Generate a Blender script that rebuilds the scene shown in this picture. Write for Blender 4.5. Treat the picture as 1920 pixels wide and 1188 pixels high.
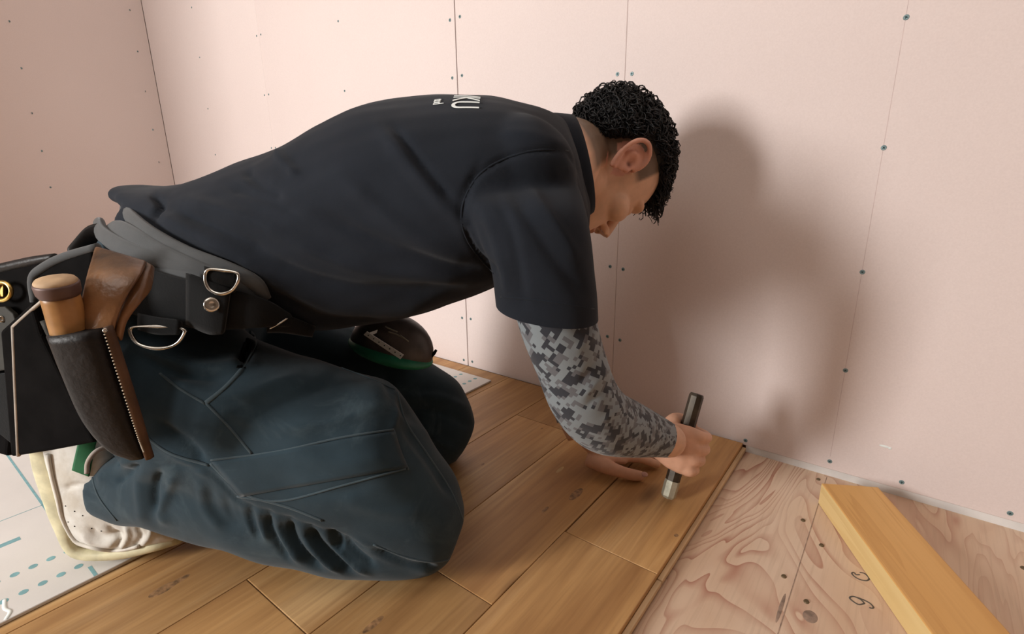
import bpy, bmesh, math, random
import numpy as np
from mathutils import Vector, Matrix
from mathutils.bvhtree import BVHTree

# ------------------------------------------------------------------ scene, camera, light
for o in list(bpy.data.objects):
    bpy.data.objects.remove(o)
sc = bpy.context.scene
COL = sc.collection
random.seed(7)
RNG = np.random.default_rng(11)

FPX, YAW, PITCH, ROLL = 970.1, 0.65635, 0.27371, -0.01367
CAM = np.array([0.0, -1.034, 0.5366])
E1 = np.array([math.cos(YAW), math.sin(YAW), 0.0])       # the way the man faces
E2 = np.array([-math.sin(YAW), math.cos(YAW), 0.0])      # his left side
EZ = np.array([0.0, 0.0, 1.0])
_f = E2 * math.cos(PITCH) - EZ * math.sin(PITCH)
_u = np.cross(E1, _f)
CR = math.cos(ROLL) * E1 + math.sin(ROLL) * _u
CU = -math.sin(ROLL) * E1 + math.cos(ROLL) * _u
CF = _f

camd = bpy.data.cameras.new('camera')
camd.sensor_width = 36.0
camd.lens = 36.0 * FPX / 1920.0
camd.clip_start = 0.02
cam = bpy.data.objects.new('camera', camd)
COL.objects.link(cam)
m = Matrix.Identity(4)
for i in range(3):
    m[i][0] = CR[i]; m[i][1] = CU[i]; m[i][2] = -CF[i]; m[i][3] = CAM[i]
cam.matrix_world = m
sc.camera = cam

sc.view_settings.view_transform = 'Standard'
sc.view_settings.look = 'None'
sc.view_settings.gamma = 1.0
sc.view_settings.use_curve_mapping = False
sc.view_settings.exposure = 0.0

world = bpy.data.worlds.new('world')
sc.world = world
world.use_nodes = True
world.node_tree.nodes['Background'].inputs[0].default_value = (0.75, 0.85, 1.0, 1)
world.node_tree.nodes['Background'].inputs[1].default_value = 0.6


def area(name, loc, target, sx, sy, power, color):
    d = bpy.data.lights.new(name, 'AREA')
    d.shape = 'RECTANGLE'; d.size = sx; d.size_y = sy
    d.energy = power; d.color = color
    o = bpy.data.objects.new(name, d)
    COL.objects.link(o)
    o.location = loc
    o.rotation_euler = (Vector(target) - Vector(loc)).to_track_quat('-Z', 'Y').to_euler()
    return o


# daylight entering by the window behind the camera, and a fill light added under the ceiling
area('window_daylight', (-1.45, -3.10, 1.05), (-1.45, 0, 1.05), 0.50, 0.9, 87.0, (1.0, 0.985, 0.96))
area('ceiling_fill_light', (-0.4, -1.9, 2.33), (-0.4, -1.9, 0), 1.3, 1.3, 9.0, (1.0, 0.98, 0.96))


# ------------------------------------------------------------------ helpers
def ray(px, py):
    return CF + CR * ((px - 960.0) / FPX) - CU * ((py - 594.0) / FPX)


def W(px, py, b):
    """point seen at a photo pixel, at distance b (metres) in front of the lens along the floor"""
    d = ray(px, py)
    return CAM + d * (b / (d @ E2))


def ABZ(a, b, z):
    return np.array([CAM[0], CAM[1], 0]) + E1 * a + E2 * b + EZ * z


def project(P):
    Q = np.asarray(P) - CAM
    zz = Q @ CF
    return np.stack([960 + FPX * (Q @ CR) / zz, 594 - FPX * (Q @ CU) / zz], axis=-1)


def tag(o, label=None, cat=None, group=None, kind=None):
    if label: o['label'] = label
    if cat: o['category'] = cat
    if group: o['group'] = group
    if kind: o['kind'] = kind
    return o


def empty(name, loc=(0, 0, 0)):
    o = bpy.data.objects.new(name, None)
    o.location = loc
    o.empty_display_size = 0.05
    COL.objects.link(o)
    return o


def link(name, me, mats, parent=None, smooth=True):
    o = bpy.data.objects.new(name, me)
    COL.objects.link(o)
    if mats is not None:
        for mt in (mats if isinstance(mats, (list, tuple)) else [mats]):
            me.materials.append(mt)
    if smooth:
        me.polygons.foreach_set('use_smooth', [True] * len(me.polygons))
    if parent is not None:
        o.parent = parent
        pm = parent.matrix_basis
        if parent.parent is not None:
            pm = parent.parent.matrix_basis @ parent.matrix_parent_inverse @ pm
        o.matrix_parent_inverse = pm.inverted()
    return o


def mk(name, V, F, mats, parent=None, smooth=True):
    me = bpy.data.meshes.new(name)
    me.from_pydata([tuple(map(float, v)) for v in V], [], [tuple(int(i) for i in f) for f in F])
    me.update()
    return link(name, me, mats, parent, smooth)


def from_bm(name, bm, mats, parent=None, smooth=False):
    me = bpy.data.meshes.new(name)
    bm.to_mesh(me); bm.free()
    return link(name, me, mats, parent, smooth)


def merge(parts):
    V, F, n = [], [], 0
    for v, f in parts:
        v = np.asarray(v, float)
        V.append(v)
        F += [tuple(i + n for i in q) for q in f]
        n += len(v)
    return np.concatenate(V), F


def catmull(A, k):
    """smoothly resample rows of A, k steps per span"""
    A = np.asarray(A, float)
    P = np.concatenate([[2 * A[0] - A[1]], A, [2 * A[-1] - A[-2]]])
    out = []
    for i in range(1, len(P) - 2):
        for j in range(k):
            t = j / k
            out.append(0.5 * ((2 * P[i]) + (-P[i - 1] + P[i + 1]) * t
                              + (2 * P[i - 1] - 5 * P[i] + 4 * P[i + 1] - P[i + 2]) * t * t
                              + (-P[i - 1] + 3 * P[i] - 3 * P[i + 1] + P[i + 2]) * t ** 3))
    out.append(A[-1])
    return np.array(out)


def rings(R, cap=True):
    """loft a list of closed rings"""
    n = len(R[0])
    V = np.concatenate(R)
    F = []
    for i in range(len(R) - 1):
        for j in range(n):
            F.append((i * n + j, i * n + (j + 1) % n, (i + 1) * n + (j + 1) % n, (i + 1) * n + j))
    if cap:
        V = np.concatenate([V, [R[0].mean(0)], [R[-1].mean(0)]])
        c0, c1 = len(V) - 2, len(V) - 1
        e = (len(R) - 1) * n
        for j in range(n):
            F.append((c0, (j + 1) % n, j))
            F.append((c1, e + j, e + (j + 1) % n))
    return V, F


def sect(c, a1, a2, n=28, p=2.2):
    out = []
    for j in range(n):
        t = 2 * math.pi * j / n
        ct, st = math.cos(t), math.sin(t)
        x = math.copysign(abs(ct) ** (2 / p), ct)
        y = math.copysign(abs(st) ** (2 / p), st)
        out.append(c + a1 * x + a2 * y)
    return np.array(out)


def profile(st, k=4, n=28, p=2.2, tilt=None):
    """stations (top px, top py, bottom px, bottom py, b, half depth): body part by its two outlines"""
    S = catmull([list(s) for s in st], k)
    R = []
    for s in S:
        A, B = W(s[0], s[1], s[4]), W(s[2], s[3], s[4])
        R.append(sect((A + B) / 2, (A - B) / 2, E2 * s[5], n, p))
    return rings(R)


def frames(P):
    T = np.gradient(P, axis=0)
    T /= np.linalg.norm(T, axis=1)[:, None] + 1e-12
    ref = np.array([0.13, 0.21, 0.97])
    if abs(T[0] @ ref) > 0.9: ref = np.array([1.0, 0.1, 0.05])
    N = []
    u = ref - T[0] * (ref @ T[0]); u /= np.linalg.norm(u)
    for t in T:
        u = u - t * (u @ t); u /= np.linalg.norm(u)
        N.append(u)
    N = np.array(N)
    return T, N, np.cross(T, N)


def tube(P, r, n=10, k=4, squash=1.0, cap=True, closed=False):
    P = np.asarray(P, float)
    r = np.full(len(P), r) if np.isscalar(r) else np.asarray(r, float)
    if k > 1:
        if closed:
            m = len(P)
            Q = catmull(np.c_[np.concatenate([P[-2:], P, P[:3]]), np.concatenate([r[-2:], r, r[:3]])], k)
            Q = Q[2 * k:(2 + m) * k]
        else:
            Q = catmull(np.c_[P, r], k)
        P, r = Q[:, :3], Q[:, 3]
    T, N, B = frames(P)
    if closed:
        # plain frame: plane of the ring
        c = P.mean(0)
        nn = np.cross(P[0] - c, P[len(P) // 4] - c); nn /= np.linalg.norm(nn)
        R = []
        for q in range(len(P)):
            d = P[q] - c; d /= np.linalg.norm(d)
            R.append(sect(P[q], d * r[q], nn * r[q], n, 2))
        V = np.concatenate(R); F = []
        L = len(R)
        for i in range(L):
            for j in range(n):
                i2 = (i + 1) % L
                F.append((i * n + j, i * n + (j + 1) % n, i2 * n + (j + 1) % n, i2 * n + j))
        return V, F
    R = [sect(P[q], N[q] * r[q], B[q] * r[q] * squash, n, 2) for q in range(len(P))]
    return rings(R, cap)


def ball(c, rad, n=14, mats=None, M3=None):
    rad = np.array([rad] * 3) if np.isscalar(rad) else np.array(rad)
    R = []
    for i in range(1, n):
        ph = math.pi * i / n
        R.append(np.array([[math.sin(ph) * math.cos(2 * math.pi * j / (2 * n)),
                            math.sin(ph) * math.sin(2 * math.pi * j / (2 * n)),
                            math.cos(ph)] for j in range(2 * n)]) * rad)
    V, F = rings(R)
    if M3 is not None:
        V = V @ np.asarray(M3).T
    return V + np.asarray(c), F


def boxv(lo, hi):
    x0, y0, z0 = lo; x1, y1, z1 = hi
    V = [(x0, y0, z0), (x1, y0, z0), (x1, y1, z0), (x0, y1, z0), (x0, y0, z1), (x1, y0, z1), (x1, y1, z1), (x0, y1, z1)]
    F = [(0, 3, 2, 1), (4, 5, 6, 7), (0, 1, 5, 4), (1, 2, 6, 5), (2, 3, 7, 6), (3, 0, 4, 7)]
    return np.array(V, float), F


def bevel_box(name, size, mat, parent=None, bev=0.001, seg=1, mesh_only=False):
    bm = bmesh.new()
    bmesh.ops.create_cube(bm, size=1)
    bmesh.ops.scale(bm, vec=size, verts=bm.verts)
    if bev:
        bmesh.ops.bevel(bm, geom=bm.edges[:], offset=bev, segments=seg, affect='EDGES', profile=0.5)
    return from_bm(name, bm, mat, parent)


def remesh(parts, voxel, smooth=4, fac=0.5):
    """melt closed pieces into one continuous skin"""
    V, F = merge(parts)
    me = bpy.data.meshes.new('tmp')
    me.from_pydata([tuple(v) for v in V], [], F); me.update()
    bm = bmesh.new(); bm.from_mesh(me)
    bmesh.ops.recalc_face_normals(bm, faces=bm.faces[:])
    bm.to_mesh(me); bm.free()
    o = bpy.data.objects.new('tmp', me); COL.objects.link(o)
    r = o.modifiers.new('r', 'REMESH'); r.mode = 'VOXEL'; r.voxel_size = voxel; r.adaptivity = 0
    if smooth:
        s = o.modifiers.new('s', 'SMOOTH'); s.factor = fac; s.iterations = smooth
    dg = bpy.context.evaluated_depsgraph_get()
    out = bpy.data.meshes.new_from_object(o.evaluated_get(dg))
    bpy.data.objects.remove(o); bpy.data.meshes.remove(me)
    return out


def get_vn(me):
    n = len(me.vertices)
    V = np.empty(n * 3); me.vertices.foreach_get('co', V)
    N = np.empty(n * 3); me.vertices.foreach_get('normal', N)
    return V.reshape(-1, 3), N.reshape(-1, 3)


def set_v(me, V):
    me.vertices.foreach_set('co', np.ascontiguousarray(V, dtype=np.float64).ravel()); me.update()


def seg_dist(P, L):
    """distance in px from points to a polyline, and position along it 0..1"""
    L = np.asarray(L, float)
    best = np.full(len(P), 1e9); tt = np.zeros(len(P)); side = np.zeros(len(P))
    ln = np.r_[0, np.cumsum(np.linalg.norm(np.diff(L, axis=0), axis=1))]
    for i in range(len(L) - 1):
        a, d = L[i], L[i + 1] - L[i]
        q = d @ d
        t = np.clip(((P - a) @ d) / q, 0, 1)
        w = P - (a + t[:, None] * d)
        ds = np.linalg.norm(w, axis=1)
        m = ds < best
        best[m] = ds[m]
        tt[m] = (ln[i] + t[m] * math.sqrt(q)) / ln[-1]
        side[m] = np.sign(d[0] * w[m, 1] - d[1] * w[m, 0])
    return best, tt, side


def sculpt(me, strokes, bmax=9.0, jitter=0.0):
    """press folds into cloth: strokes (polyline, half width, depth; positive raises)"""
    V, N = get_vn(me)
    px = project(V)
    view = V - CAM; view /= np.linalg.norm(view, axis=1)[:, None]
    facing = np.clip(-(N * view).sum(1) * 3.0, 0, 1)
    facing *= ((V - CAM) @ E2 < bmax)
    D = np.zeros(len(V))
    for L, w, amp in strokes:
        L = catmull(L, 5) if len(L) > 2 else np.asarray(L, float)
        lo, hi = L.min(0) - 3 * w, L.max(0) + 3 * w
        m = np.where(((px > lo) & (px < hi)).all(1) & (facing > 0))[0]
        if len(m) == 0: continue
        d, t, s = seg_dist(px[m], L)
        fade = np.clip(np.minimum(t, 1 - t) * 5 + 0.25, 0, 1)
        D[m] += amp * np.exp(-(d / w) ** 2) * fade * facing[m]
    set_v(me, V + N * D[:, None])


def lump(me, scale, amp, seed=0.0, mask=None):
    from mathutils import noise
    V, N = get_vn(me)
    D = np.array([noise.noise(Vector((v[0] * scale + seed, v[1] * scale, v[2] * scale))) for v in V])
    if mask is not None: D = D * mask
    set_v(me, V + N * (D * amp)[:, None])


def bvh_of(o):
    me = o.data
    return BVHTree.FromPolygons([v.co for v in me.vertices], [p.vertices for p in me.polygons])


def hit(bvh, px, py):
    d = Vector(ray(px, py)).normalized()
    loc, nor, idx, dist = bvh.ray_cast(Vector(CAM), d)
    if loc is None: return None
    nor = np.array(nor)
    if nor @ np.array(d) > 0: nor = -nor
    return np.array(loc), nor


def strip(bvh, L, wid, lift, step=5, thick=None):
    """narrow welt or seam lying on a surface along a line"""
    L = np.asarray(L, float)
    L = catmull(L, 6) if len(L) > 2 else L
    out = [L[0]]
    for i in range(len(L) - 1):
        d = np.linalg.norm(L[i + 1] - L[i])
        k = max(1, int(d / step))
        for j in range(1, k + 1): out.append(L[i] + (L[i + 1] - L[i]) * j / k)
    P, N = [], []
    for q in out:
        h = hit(bvh, *q)
        if h is None: continue
        P.append(h[0]); N.append(h[1])
    if len(P) < 3: return None
    P = np.array(P); N = np.array(N)
    for _ in range(2):
        P[1:-1] = (P[:-2] + 2 * P[1:-1] + P[2:]) / 4
        N[1:-1] = (N[:-2] + 2 * N[1:-1] + N[2:]) / 4
    N /= np.linalg.norm(N, axis=1)[:, None]
    T = np.gradient(P, axis=0); T /= np.linalg.norm(T, axis=1)[:, None] + 1e-9
    S = np.cross(N, T)
    th = thick if thick else wid * 0.6
    R = [sect(P[i] + N[i] * (lift), S[i] * wid / 2, N[i] * th / 2, 8, 2.4) for i in range(len(P))]
    return rings(R)


def patch(bvh, poly, lift, thick, nu=14, nv=10):
    """a cloth panel: four-cornered px outline laid on a surface"""
    A, B, Cc, Dd = [np.asarray(q, float) for q in poly]
    P = np.zeros((nu, nv, 3)); N = np.zeros((nu, nv, 3))
    last = None
    for i in range(nu):
        for j in range(nv):
            u, v = i / (nu - 1), j / (nv - 1)
            q = (A * (1 - u) + B * u) * (1 - v) + (Dd * (1 - u) + Cc * u) * v
            h = hit(bvh, *q)
            if h is None: h = last
            if h is None: continue
            last = h
            P[i, j], N[i, j] = h
    for _ in range(1):
        P[1:-1, 1:-1] = (P[:-2, 1:-1] + P[2:, 1:-1] + P[1:-1, :-2] + P[1:-1, 2:] + 2 * P[1:-1, 1:-1]) / 6
    N /= np.linalg.norm(N, axis=2)[:, :, None] + 1e-9
    top = P + N * (lift + thick); bot = P + N * (lift - 0.004)
    V = np.concatenate([top.reshape(-1, 3), bot.reshape(-1, 3)])
    F = []; o = nu * nv
    idx = lambda i, j: i * nv + j
    for i in range(nu - 1):
        for j in range(nv - 1):
            F.append((idx(i, j), idx(i + 1, j), idx(i + 1, j + 1), idx(i, j + 1)))
            F.append((o + idx(i, j), o + idx(i, j + 1), o + idx(i + 1, j + 1), o + idx(i + 1, j)))
    for i in range(nu - 1):
        F.append((idx(i, 0), o + idx(i, 0), o + idx(i + 1, 0), idx(i + 1, 0)))
        F.append((idx(i, nv - 1), idx(i + 1, nv - 1), o + idx(i + 1, nv - 1), o + idx(i, nv - 1)))
    for j in range(nv - 1):
        F.append((idx(0, j), idx(0, j + 1), o + idx(0, j + 1), o + idx(0, j)))
        F.append((idx(nu - 1, j), o + idx(nu - 1, j), o + idx(nu - 1, j + 1), idx(nu - 1, j + 1)))
    return V, F


def slab(poly, thick, nrm=None, k=0):
    """flat panel from 3-D outline points, given thickness along its normal"""
    P = np.asarray(poly, float)
    if nrm is None:
        nrm = np.zeros(3)
        for i in range(len(P)):
            nrm += np.cross(P[i] - P.mean(0), P[(i + 1) % len(P)] - P.mean(0))
    nrm = nrm / np.linalg.norm(nrm)
    n = len(P)
    V = np.concatenate([P + nrm * thick / 2, P - nrm * thick / 2])
    F = [tuple(range(n)), tuple(range(2 * n - 1, n - 1, -1))]
    for i in range(n):
        F.append((i, n + i, n + (i + 1) % n, (i + 1) % n))
    return V, F


# ------------------------------------------------------------------ materials
class Mat:
    def __init__(s, name, rough=0.6, metal=0.0):
        s.m = bpy.data.materials.new(name); s.m.use_nodes = True
        s.t = s.m.node_tree; s.n = s.t.nodes; s.b = s.n['Principled BSDF']
        s.b.inputs['Roughness'].default_value = rough
        s.b.inputs['Metallic'].default_value = metal

    def nd(s, typ, **kw):
        q = s.n.new(typ)
        for k, v in kw.items(): setattr(q, k, v)
        return q

    def lk(s, a, b): s.t.links.new(a, b)

    def coord(s, kind='Object', scale=(1, 1, 1), rot=(0, 0, 0), rnd=False):
        c = s.nd('ShaderNodeTexCoord'); mp = s.nd('ShaderNodeMapping')
        mp.inputs['Scale'].default_value = scale; mp.inputs['Rotation'].default_value = rot
        src = c.outputs[kind]
        if rnd:
            oi = s.nd('ShaderNodeObjectInfo')
            mu = s.nd('ShaderNodeMath', operation='MULTIPLY'); mu.inputs[1].default_value = 37.0
            s.lk(oi.outputs['Random'], mu.inputs[0])
            ad = s.nd('ShaderNodeVectorMath', operation='ADD')
            cb = s.nd('ShaderNodeCombineXYZ')
            s.lk(mu.outputs[0], cb.inputs[0]); s.lk(mu.outputs[0], cb.inputs[2])
            s.lk(mp.outputs[0], ad.inputs[0]); s.lk(cb.outputs[0], ad.inputs[1])
            s.lk(src, mp.inputs[0])
            return ad.outputs[0]
        s.lk(src, mp.inputs[0])
        return mp.outputs[0]

    def noise(s, vec, scale=5, detail=3, rough=0.5, dist=0.0):
        q = s.nd('ShaderNodeTexNoise')
        q.inputs['Scale'].default_value = scale; q.inputs['Detail'].default_value = detail
        q.inputs['Roughness'].default_value = rough; q.inputs['Distortion'].default_value = dist
        s.lk(vec, q.inputs['Vector'])
        return q.outputs['Fac']

    def ramp(s, fac, stops, interp='LINEAR'):
        q = s.nd('ShaderNodeValToRGB'); q.color_ramp.interpolation = interp
        e = q.color_ramp.elements
        while len(e) < len(stops): e.new(0.5)
        for el, (p, c) in zip(e, stops):
            el.position = p
            el.color = (c, c, c, 1) if np.isscalar(c) else (*c, 1)
        s.lk(fac, q.inputs[0])
        return q.outputs[0]

    def mix(s, fac, a, b, mode='MIX'):
        q = s.nd('ShaderNodeMix', data_type='RGBA', blend_type=mode)
        for v, i in ((fac, 0), (a, 6), (b, 7)):
            if isinstance(v, (int, float)): q.inputs[i].default_value = v
            elif isinstance(v, tuple): q.inputs[i].default_value = (*v, 1)
            else: s.lk(v, q.inputs[i])
        return q.outputs[2]

    def color(s, c):
        if isinstance(c, tuple): s.b.inputs['Base Color'].default_value = (*c, 1)
        else: s.lk(c, s.b.inputs['Base Color'])
        return s

    def bump(s, h, strength=0.3, dist=0.002):
        q = s.nd('ShaderNodeBump')
        q.inputs['Strength'].default_value = strength; q.inputs['Distance'].default_value = dist
        s.lk(h, q.inputs['Height']); s.lk(q.outputs[0], s.b.inputs['Normal'])
        return s


def plain(name, c, rough=0.6, metal=0.0, var=0.15, scale=30, bump=0.0, bscale=300, bdist=0.001, stretch=(1, 1, 1), spec=0.5):
    M = Mat(name, rough, metal)
    M.b.inputs['Specular IOR Level'].default_value = spec
    v = M.coord('Object', stretch)
    n = M.noise(v, scale, 4)
    lo = tuple(x * (1 - var) for x in c); hi = tuple(min(1, x * (1 + var)) for x in c)
    M.color(M.ramp(n, [(0.3, lo), (0.7, hi)]))
    if bump: M.bump(M.noise(v, bscale, 2), bump, bdist)
    return M.m


def cloth(name, c, var=0.25, sheen=0.2, fade=None, weave=900, bump=0.25):
    M = Mat(name, 0.92)
    v = M.coord('Object')
    n = M.noise(v, 9, 5, 0.6)
    col = M.ramp(n, [(0.3, tuple(x * (1 - var) for x in c)), (0.72, tuple(x * (1 + var) for x in c))])
    if fade:
        f = M.ramp(M.noise(v, 16, 6, 0.65, 0.6), [(0.55, 0.0), (0.78, 0.55)])
        col = M.mix(f, col, fade)
    M.color(col)
    M.b.inputs['Sheen Weight'].default_value = sheen
    M.b.inputs['Sheen Roughness'].default_value = 0.5
    M.b.inputs['Specular IOR Level'].default_value = 0.10
    M.bump(M.noise(v, weave, 2), bump, 0.0006)
    return M.m


def plaster():
    M = Mat('pink_plasterboard_paper', 0.75)
    v = M.coord('Object', (1, 1, 1), (0, 0, 0), rnd=True)
    n = M.noise(v, 1.6, 4, 0.5)
    col = M.ramp(n, [(0.3, (0.740, 0.625, 0.592)), (0.7, (0.78, 0.668, 0.635))])
    f = M.noise(v, 400, 2)
    col = M.mix(0.05, col, M.ramp(f, [(0.3, 0.2), (0.7, 0.9)]))
    M.color(col).bump(f, 0.05, 0.0003)
    M.b.inputs['Specular IOR Level'].default_value = 0.25
    return M.m


def plank_wood():
    M = Mat('oiled_oak', 0.42)
    v = M.coord('Object', (1, 1, 1), (0, 0, 0), rnd=True)
    oi = M.nd('ShaderNodeObjectInfo')

    def sub(sx, sy, sz=1.0):
        mp = M.nd('ShaderNodeMapping'); mp.inputs['Scale'].default_value = (sx, sy, sz)
        M.lk(v, mp.inputs[0]); return mp.outputs[0]
    broad = M.noise(sub(11, 1.5), 1.0, 4, 0.55, 0.9)
    fine = M.noise(sub(170, 5), 1.0, 5, 0.6, 0.3)
    mid = M.noise(sub(38, 2.2), 1.0, 4, 0.6, 0.6)
    col = M.ramp(broad, [(0.28, (0.33, 0.170, 0.066)), (0.5, (0.51, 0.295, 0.122)), (0.72, (0.66, 0.435, 0.215))])
    col = M.mix(M.ramp(mid, [(0.42, 0.0), (0.66, 0.45)]), col, (0.27, 0.13, 0.05))
    col = M.mix(M.ramp(fine, [(0.45, 0.0), (0.75, 0.35)]), col, (0.22, 0.11, 0.045))
    # sparse knots
    vo = M.nd('ShaderNodeTexVoronoi'); vo.inputs['Scale'].default_value = 1.0
    M.lk(sub(9, 3.0), vo.inputs['Vector'])
    kn = M.ramp(vo.outputs['Distance'], [(0.03, 0.85), (0.14, 0.0)])
    sel = M.ramp(M.noise(sub(3.0, 1.1), 1.0, 1), [(0.47, 0.0), (0.53, 1.0)])
    kk = M.mix(1.0, kn, sel, 'MULTIPLY')
    col = M.mix(kk, col, (0.10, 0.045, 0.018))
    tone = M.ramp(oi.outputs['Random'], [(0.0, (0.80, 0.78, 0.76)), (0.5, (1.0, 0.99, 0.98)), (1.0, (1.15, 1.07, 0.95))])
    col = M.mix(1.0, col, tone, 'MULTIPLY')
    M.color(col).bump(fine, 0.12, 0.0006)
    M.b.inputs['Specular IOR Level'].default_value = 0.35
    return M.m


def plywood():
    M = Mat('larch_plywood', 0.7)
    v = M.coord('Object', (4.2, 1.25, 1))
    n = M.noise(v, 1.4, 3, 0.45, 0.8)
    mu = M.nd('ShaderNodeMath', operation='MULTIPLY'); mu.inputs[1].default_value = 24.0
    fr = M.nd('ShaderNodeMath', operation='FRACT')
    M.lk(n, mu.inputs[0]); M.lk(mu.outputs[0], fr.inputs[0])
    band = M.ramp(fr.outputs[0], [(0.0, 0.0), (0.55, 0.1), (0.9, 0.75), (0.97, 1.0), (1.0, 0.0)])
    patchy = M.ramp(M.noise(M.coord('Object', (7, 2, 1)), 1.3, 3), [(0.40, 0.25), (0.60, 1.0)])
    f = M.mix(1.0, band, patchy, 'MULTIPLY')
    base = M.ramp(M.noise(M.coord('Object', (3, 1.2, 1)), 2.5, 4), [(0.3, (0.64, 0.44, 0.295)), (0.7, (0.74, 0.57, 0.43))])
    col = M.mix(f, base, (0.42, 0.19, 0.125))
    fine = M.noise(M.coord('Object', (220, 9, 1)), 1.0, 4)
    col = M.mix(M.ramp(fine, [(0.5, 0.0), (0.75, 0.3)]), col, (0.42, 0.27, 0.18))
    M.color(col).bump(fine, 0.15, 0.0005)
    return M.m


def timber_wood(name, lo, hi, dark):
    M = Mat(name, 0.5)
    n = M.noise(M.coord('Object', (30, 1.1, 30)), 1.0, 3, 0.5, 0.5)
    mu = M.nd('ShaderNodeMath', operation='MULTIPLY'); mu.inputs[1].default_value = 5.0
    fr = M.nd('ShaderNodeMath', operation='FRACT')
    M.lk(n, mu.inputs[0]); M.lk(mu.outputs[0], fr.inputs[0])
    col = M.ramp(M.noise(M.coord('Object', (9, 1.5, 9)), 1.0, 3), [(0.3, lo), (0.7, hi)])
    col = M.mix(M.ramp(fr.outputs[0], [(0.4, 0.0), (0.95, 0.4), (1.0, 0.0)]), col, dark)
    fine = M.noise(M.coord('Object', (260, 7, 260)), 1.0, 3)
    col = M.mix(M.ramp(fine, [(0.5, 0.0), (0.8, 0.22)]), col, dark)
    M.color(col).bump(fine, 0.1, 0.0004)
    return M.m


def camo():
    M = Mat('digital_camouflage_fabric', 0.9)
    tc = M.nd('ShaderNodeTexCoord')
    mp = M.nd('ShaderNodeMapping')
    mp.inputs['Rotation'].default_value = (0, 0, 0.72)
    M.lk(tc.outputs['UV'], mp.inputs[0])
    sn = M.nd('ShaderNodeVectorMath', operation='SNAP')
    sn.inputs[1].default_value = (0.0044, 0.0044, 1)
    M.lk(mp.outputs[0], sn.inputs[0])
    a = M.noise(sn.outputs[0], 72, 2, 0.6)
    off = M.nd('ShaderNodeVectorMath', operation='ADD'); off.inputs[1].default_value = (7.3, 2.1, 0)
    M.lk(sn.outputs[0], off.inputs[0])
    c = M.noise(off.outputs[0], 62, 2, 0.6)
    col = M.ramp(a, [(0.0, (0.115, 0.118, 0.130)), (0.46, (0.200, 0.232, 0.250))], 'CONSTANT')
    dk = M.ramp(c, [(0.0, 1.0), (0.46, 0.0)], 'CONSTANT')
    col = M.mix(dk, col, (0.022, 0.025, 0.034))
    M.color(col)
    M.b.inputs['Sheen Weight'].default_value = 0.15
    M.bump(M.noise(M.coord('Object'), 800, 2), 0.2, 0.0006)
    return M.m


def skin():
    M = Mat('skin', 0.5)
    at = M.nd('ShaderNodeAttribute'); at.attribute_name = 'skin_tint'
    n = M.noise(M.coord('Object'), 60, 4)
    v = M.ramp(n, [(0.3, 0.9), (0.7, 1.06)])
    M.color(M.mix(1.0, at.outputs['Color'], v, 'MULTIPLY'))
    M.b.inputs['Subsurface Weight'].default_value = 0.12
    M.b.inputs['Subsurface Radius'].default_value = (0.012, 0.005, 0.003)
    M.b.inputs['Subsurface Scale'].default_value = 0.5
    M.b.inputs['Specular IOR Level'].default_value = 0.35
    M.bump(M.noise(M.coord('Object'), 500, 2), 0.06, 0.0005)
    return M.m


def dirty_canvas():
    M = Mat('worn_white_leather', 0.6)
    v = M.coord('Object')
    col = M.ramp(M.noise(v, 22, 5, 0.6), [(0.35, (0.55, 0.51, 0.44)), (0.65, (0.72, 0.71, 0.67))])
    st = M.ramp(M.noise(v, 45, 5, 0.7, 0.5), [(0.6, 0.0), (0.75, 0.6)])
    col = M.mix(st, col, (0.36, 0.33, 0.30))
    M.color(col).bump(M.noise(v, 120, 4), 0.25, 0.002)
    return M.m


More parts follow.
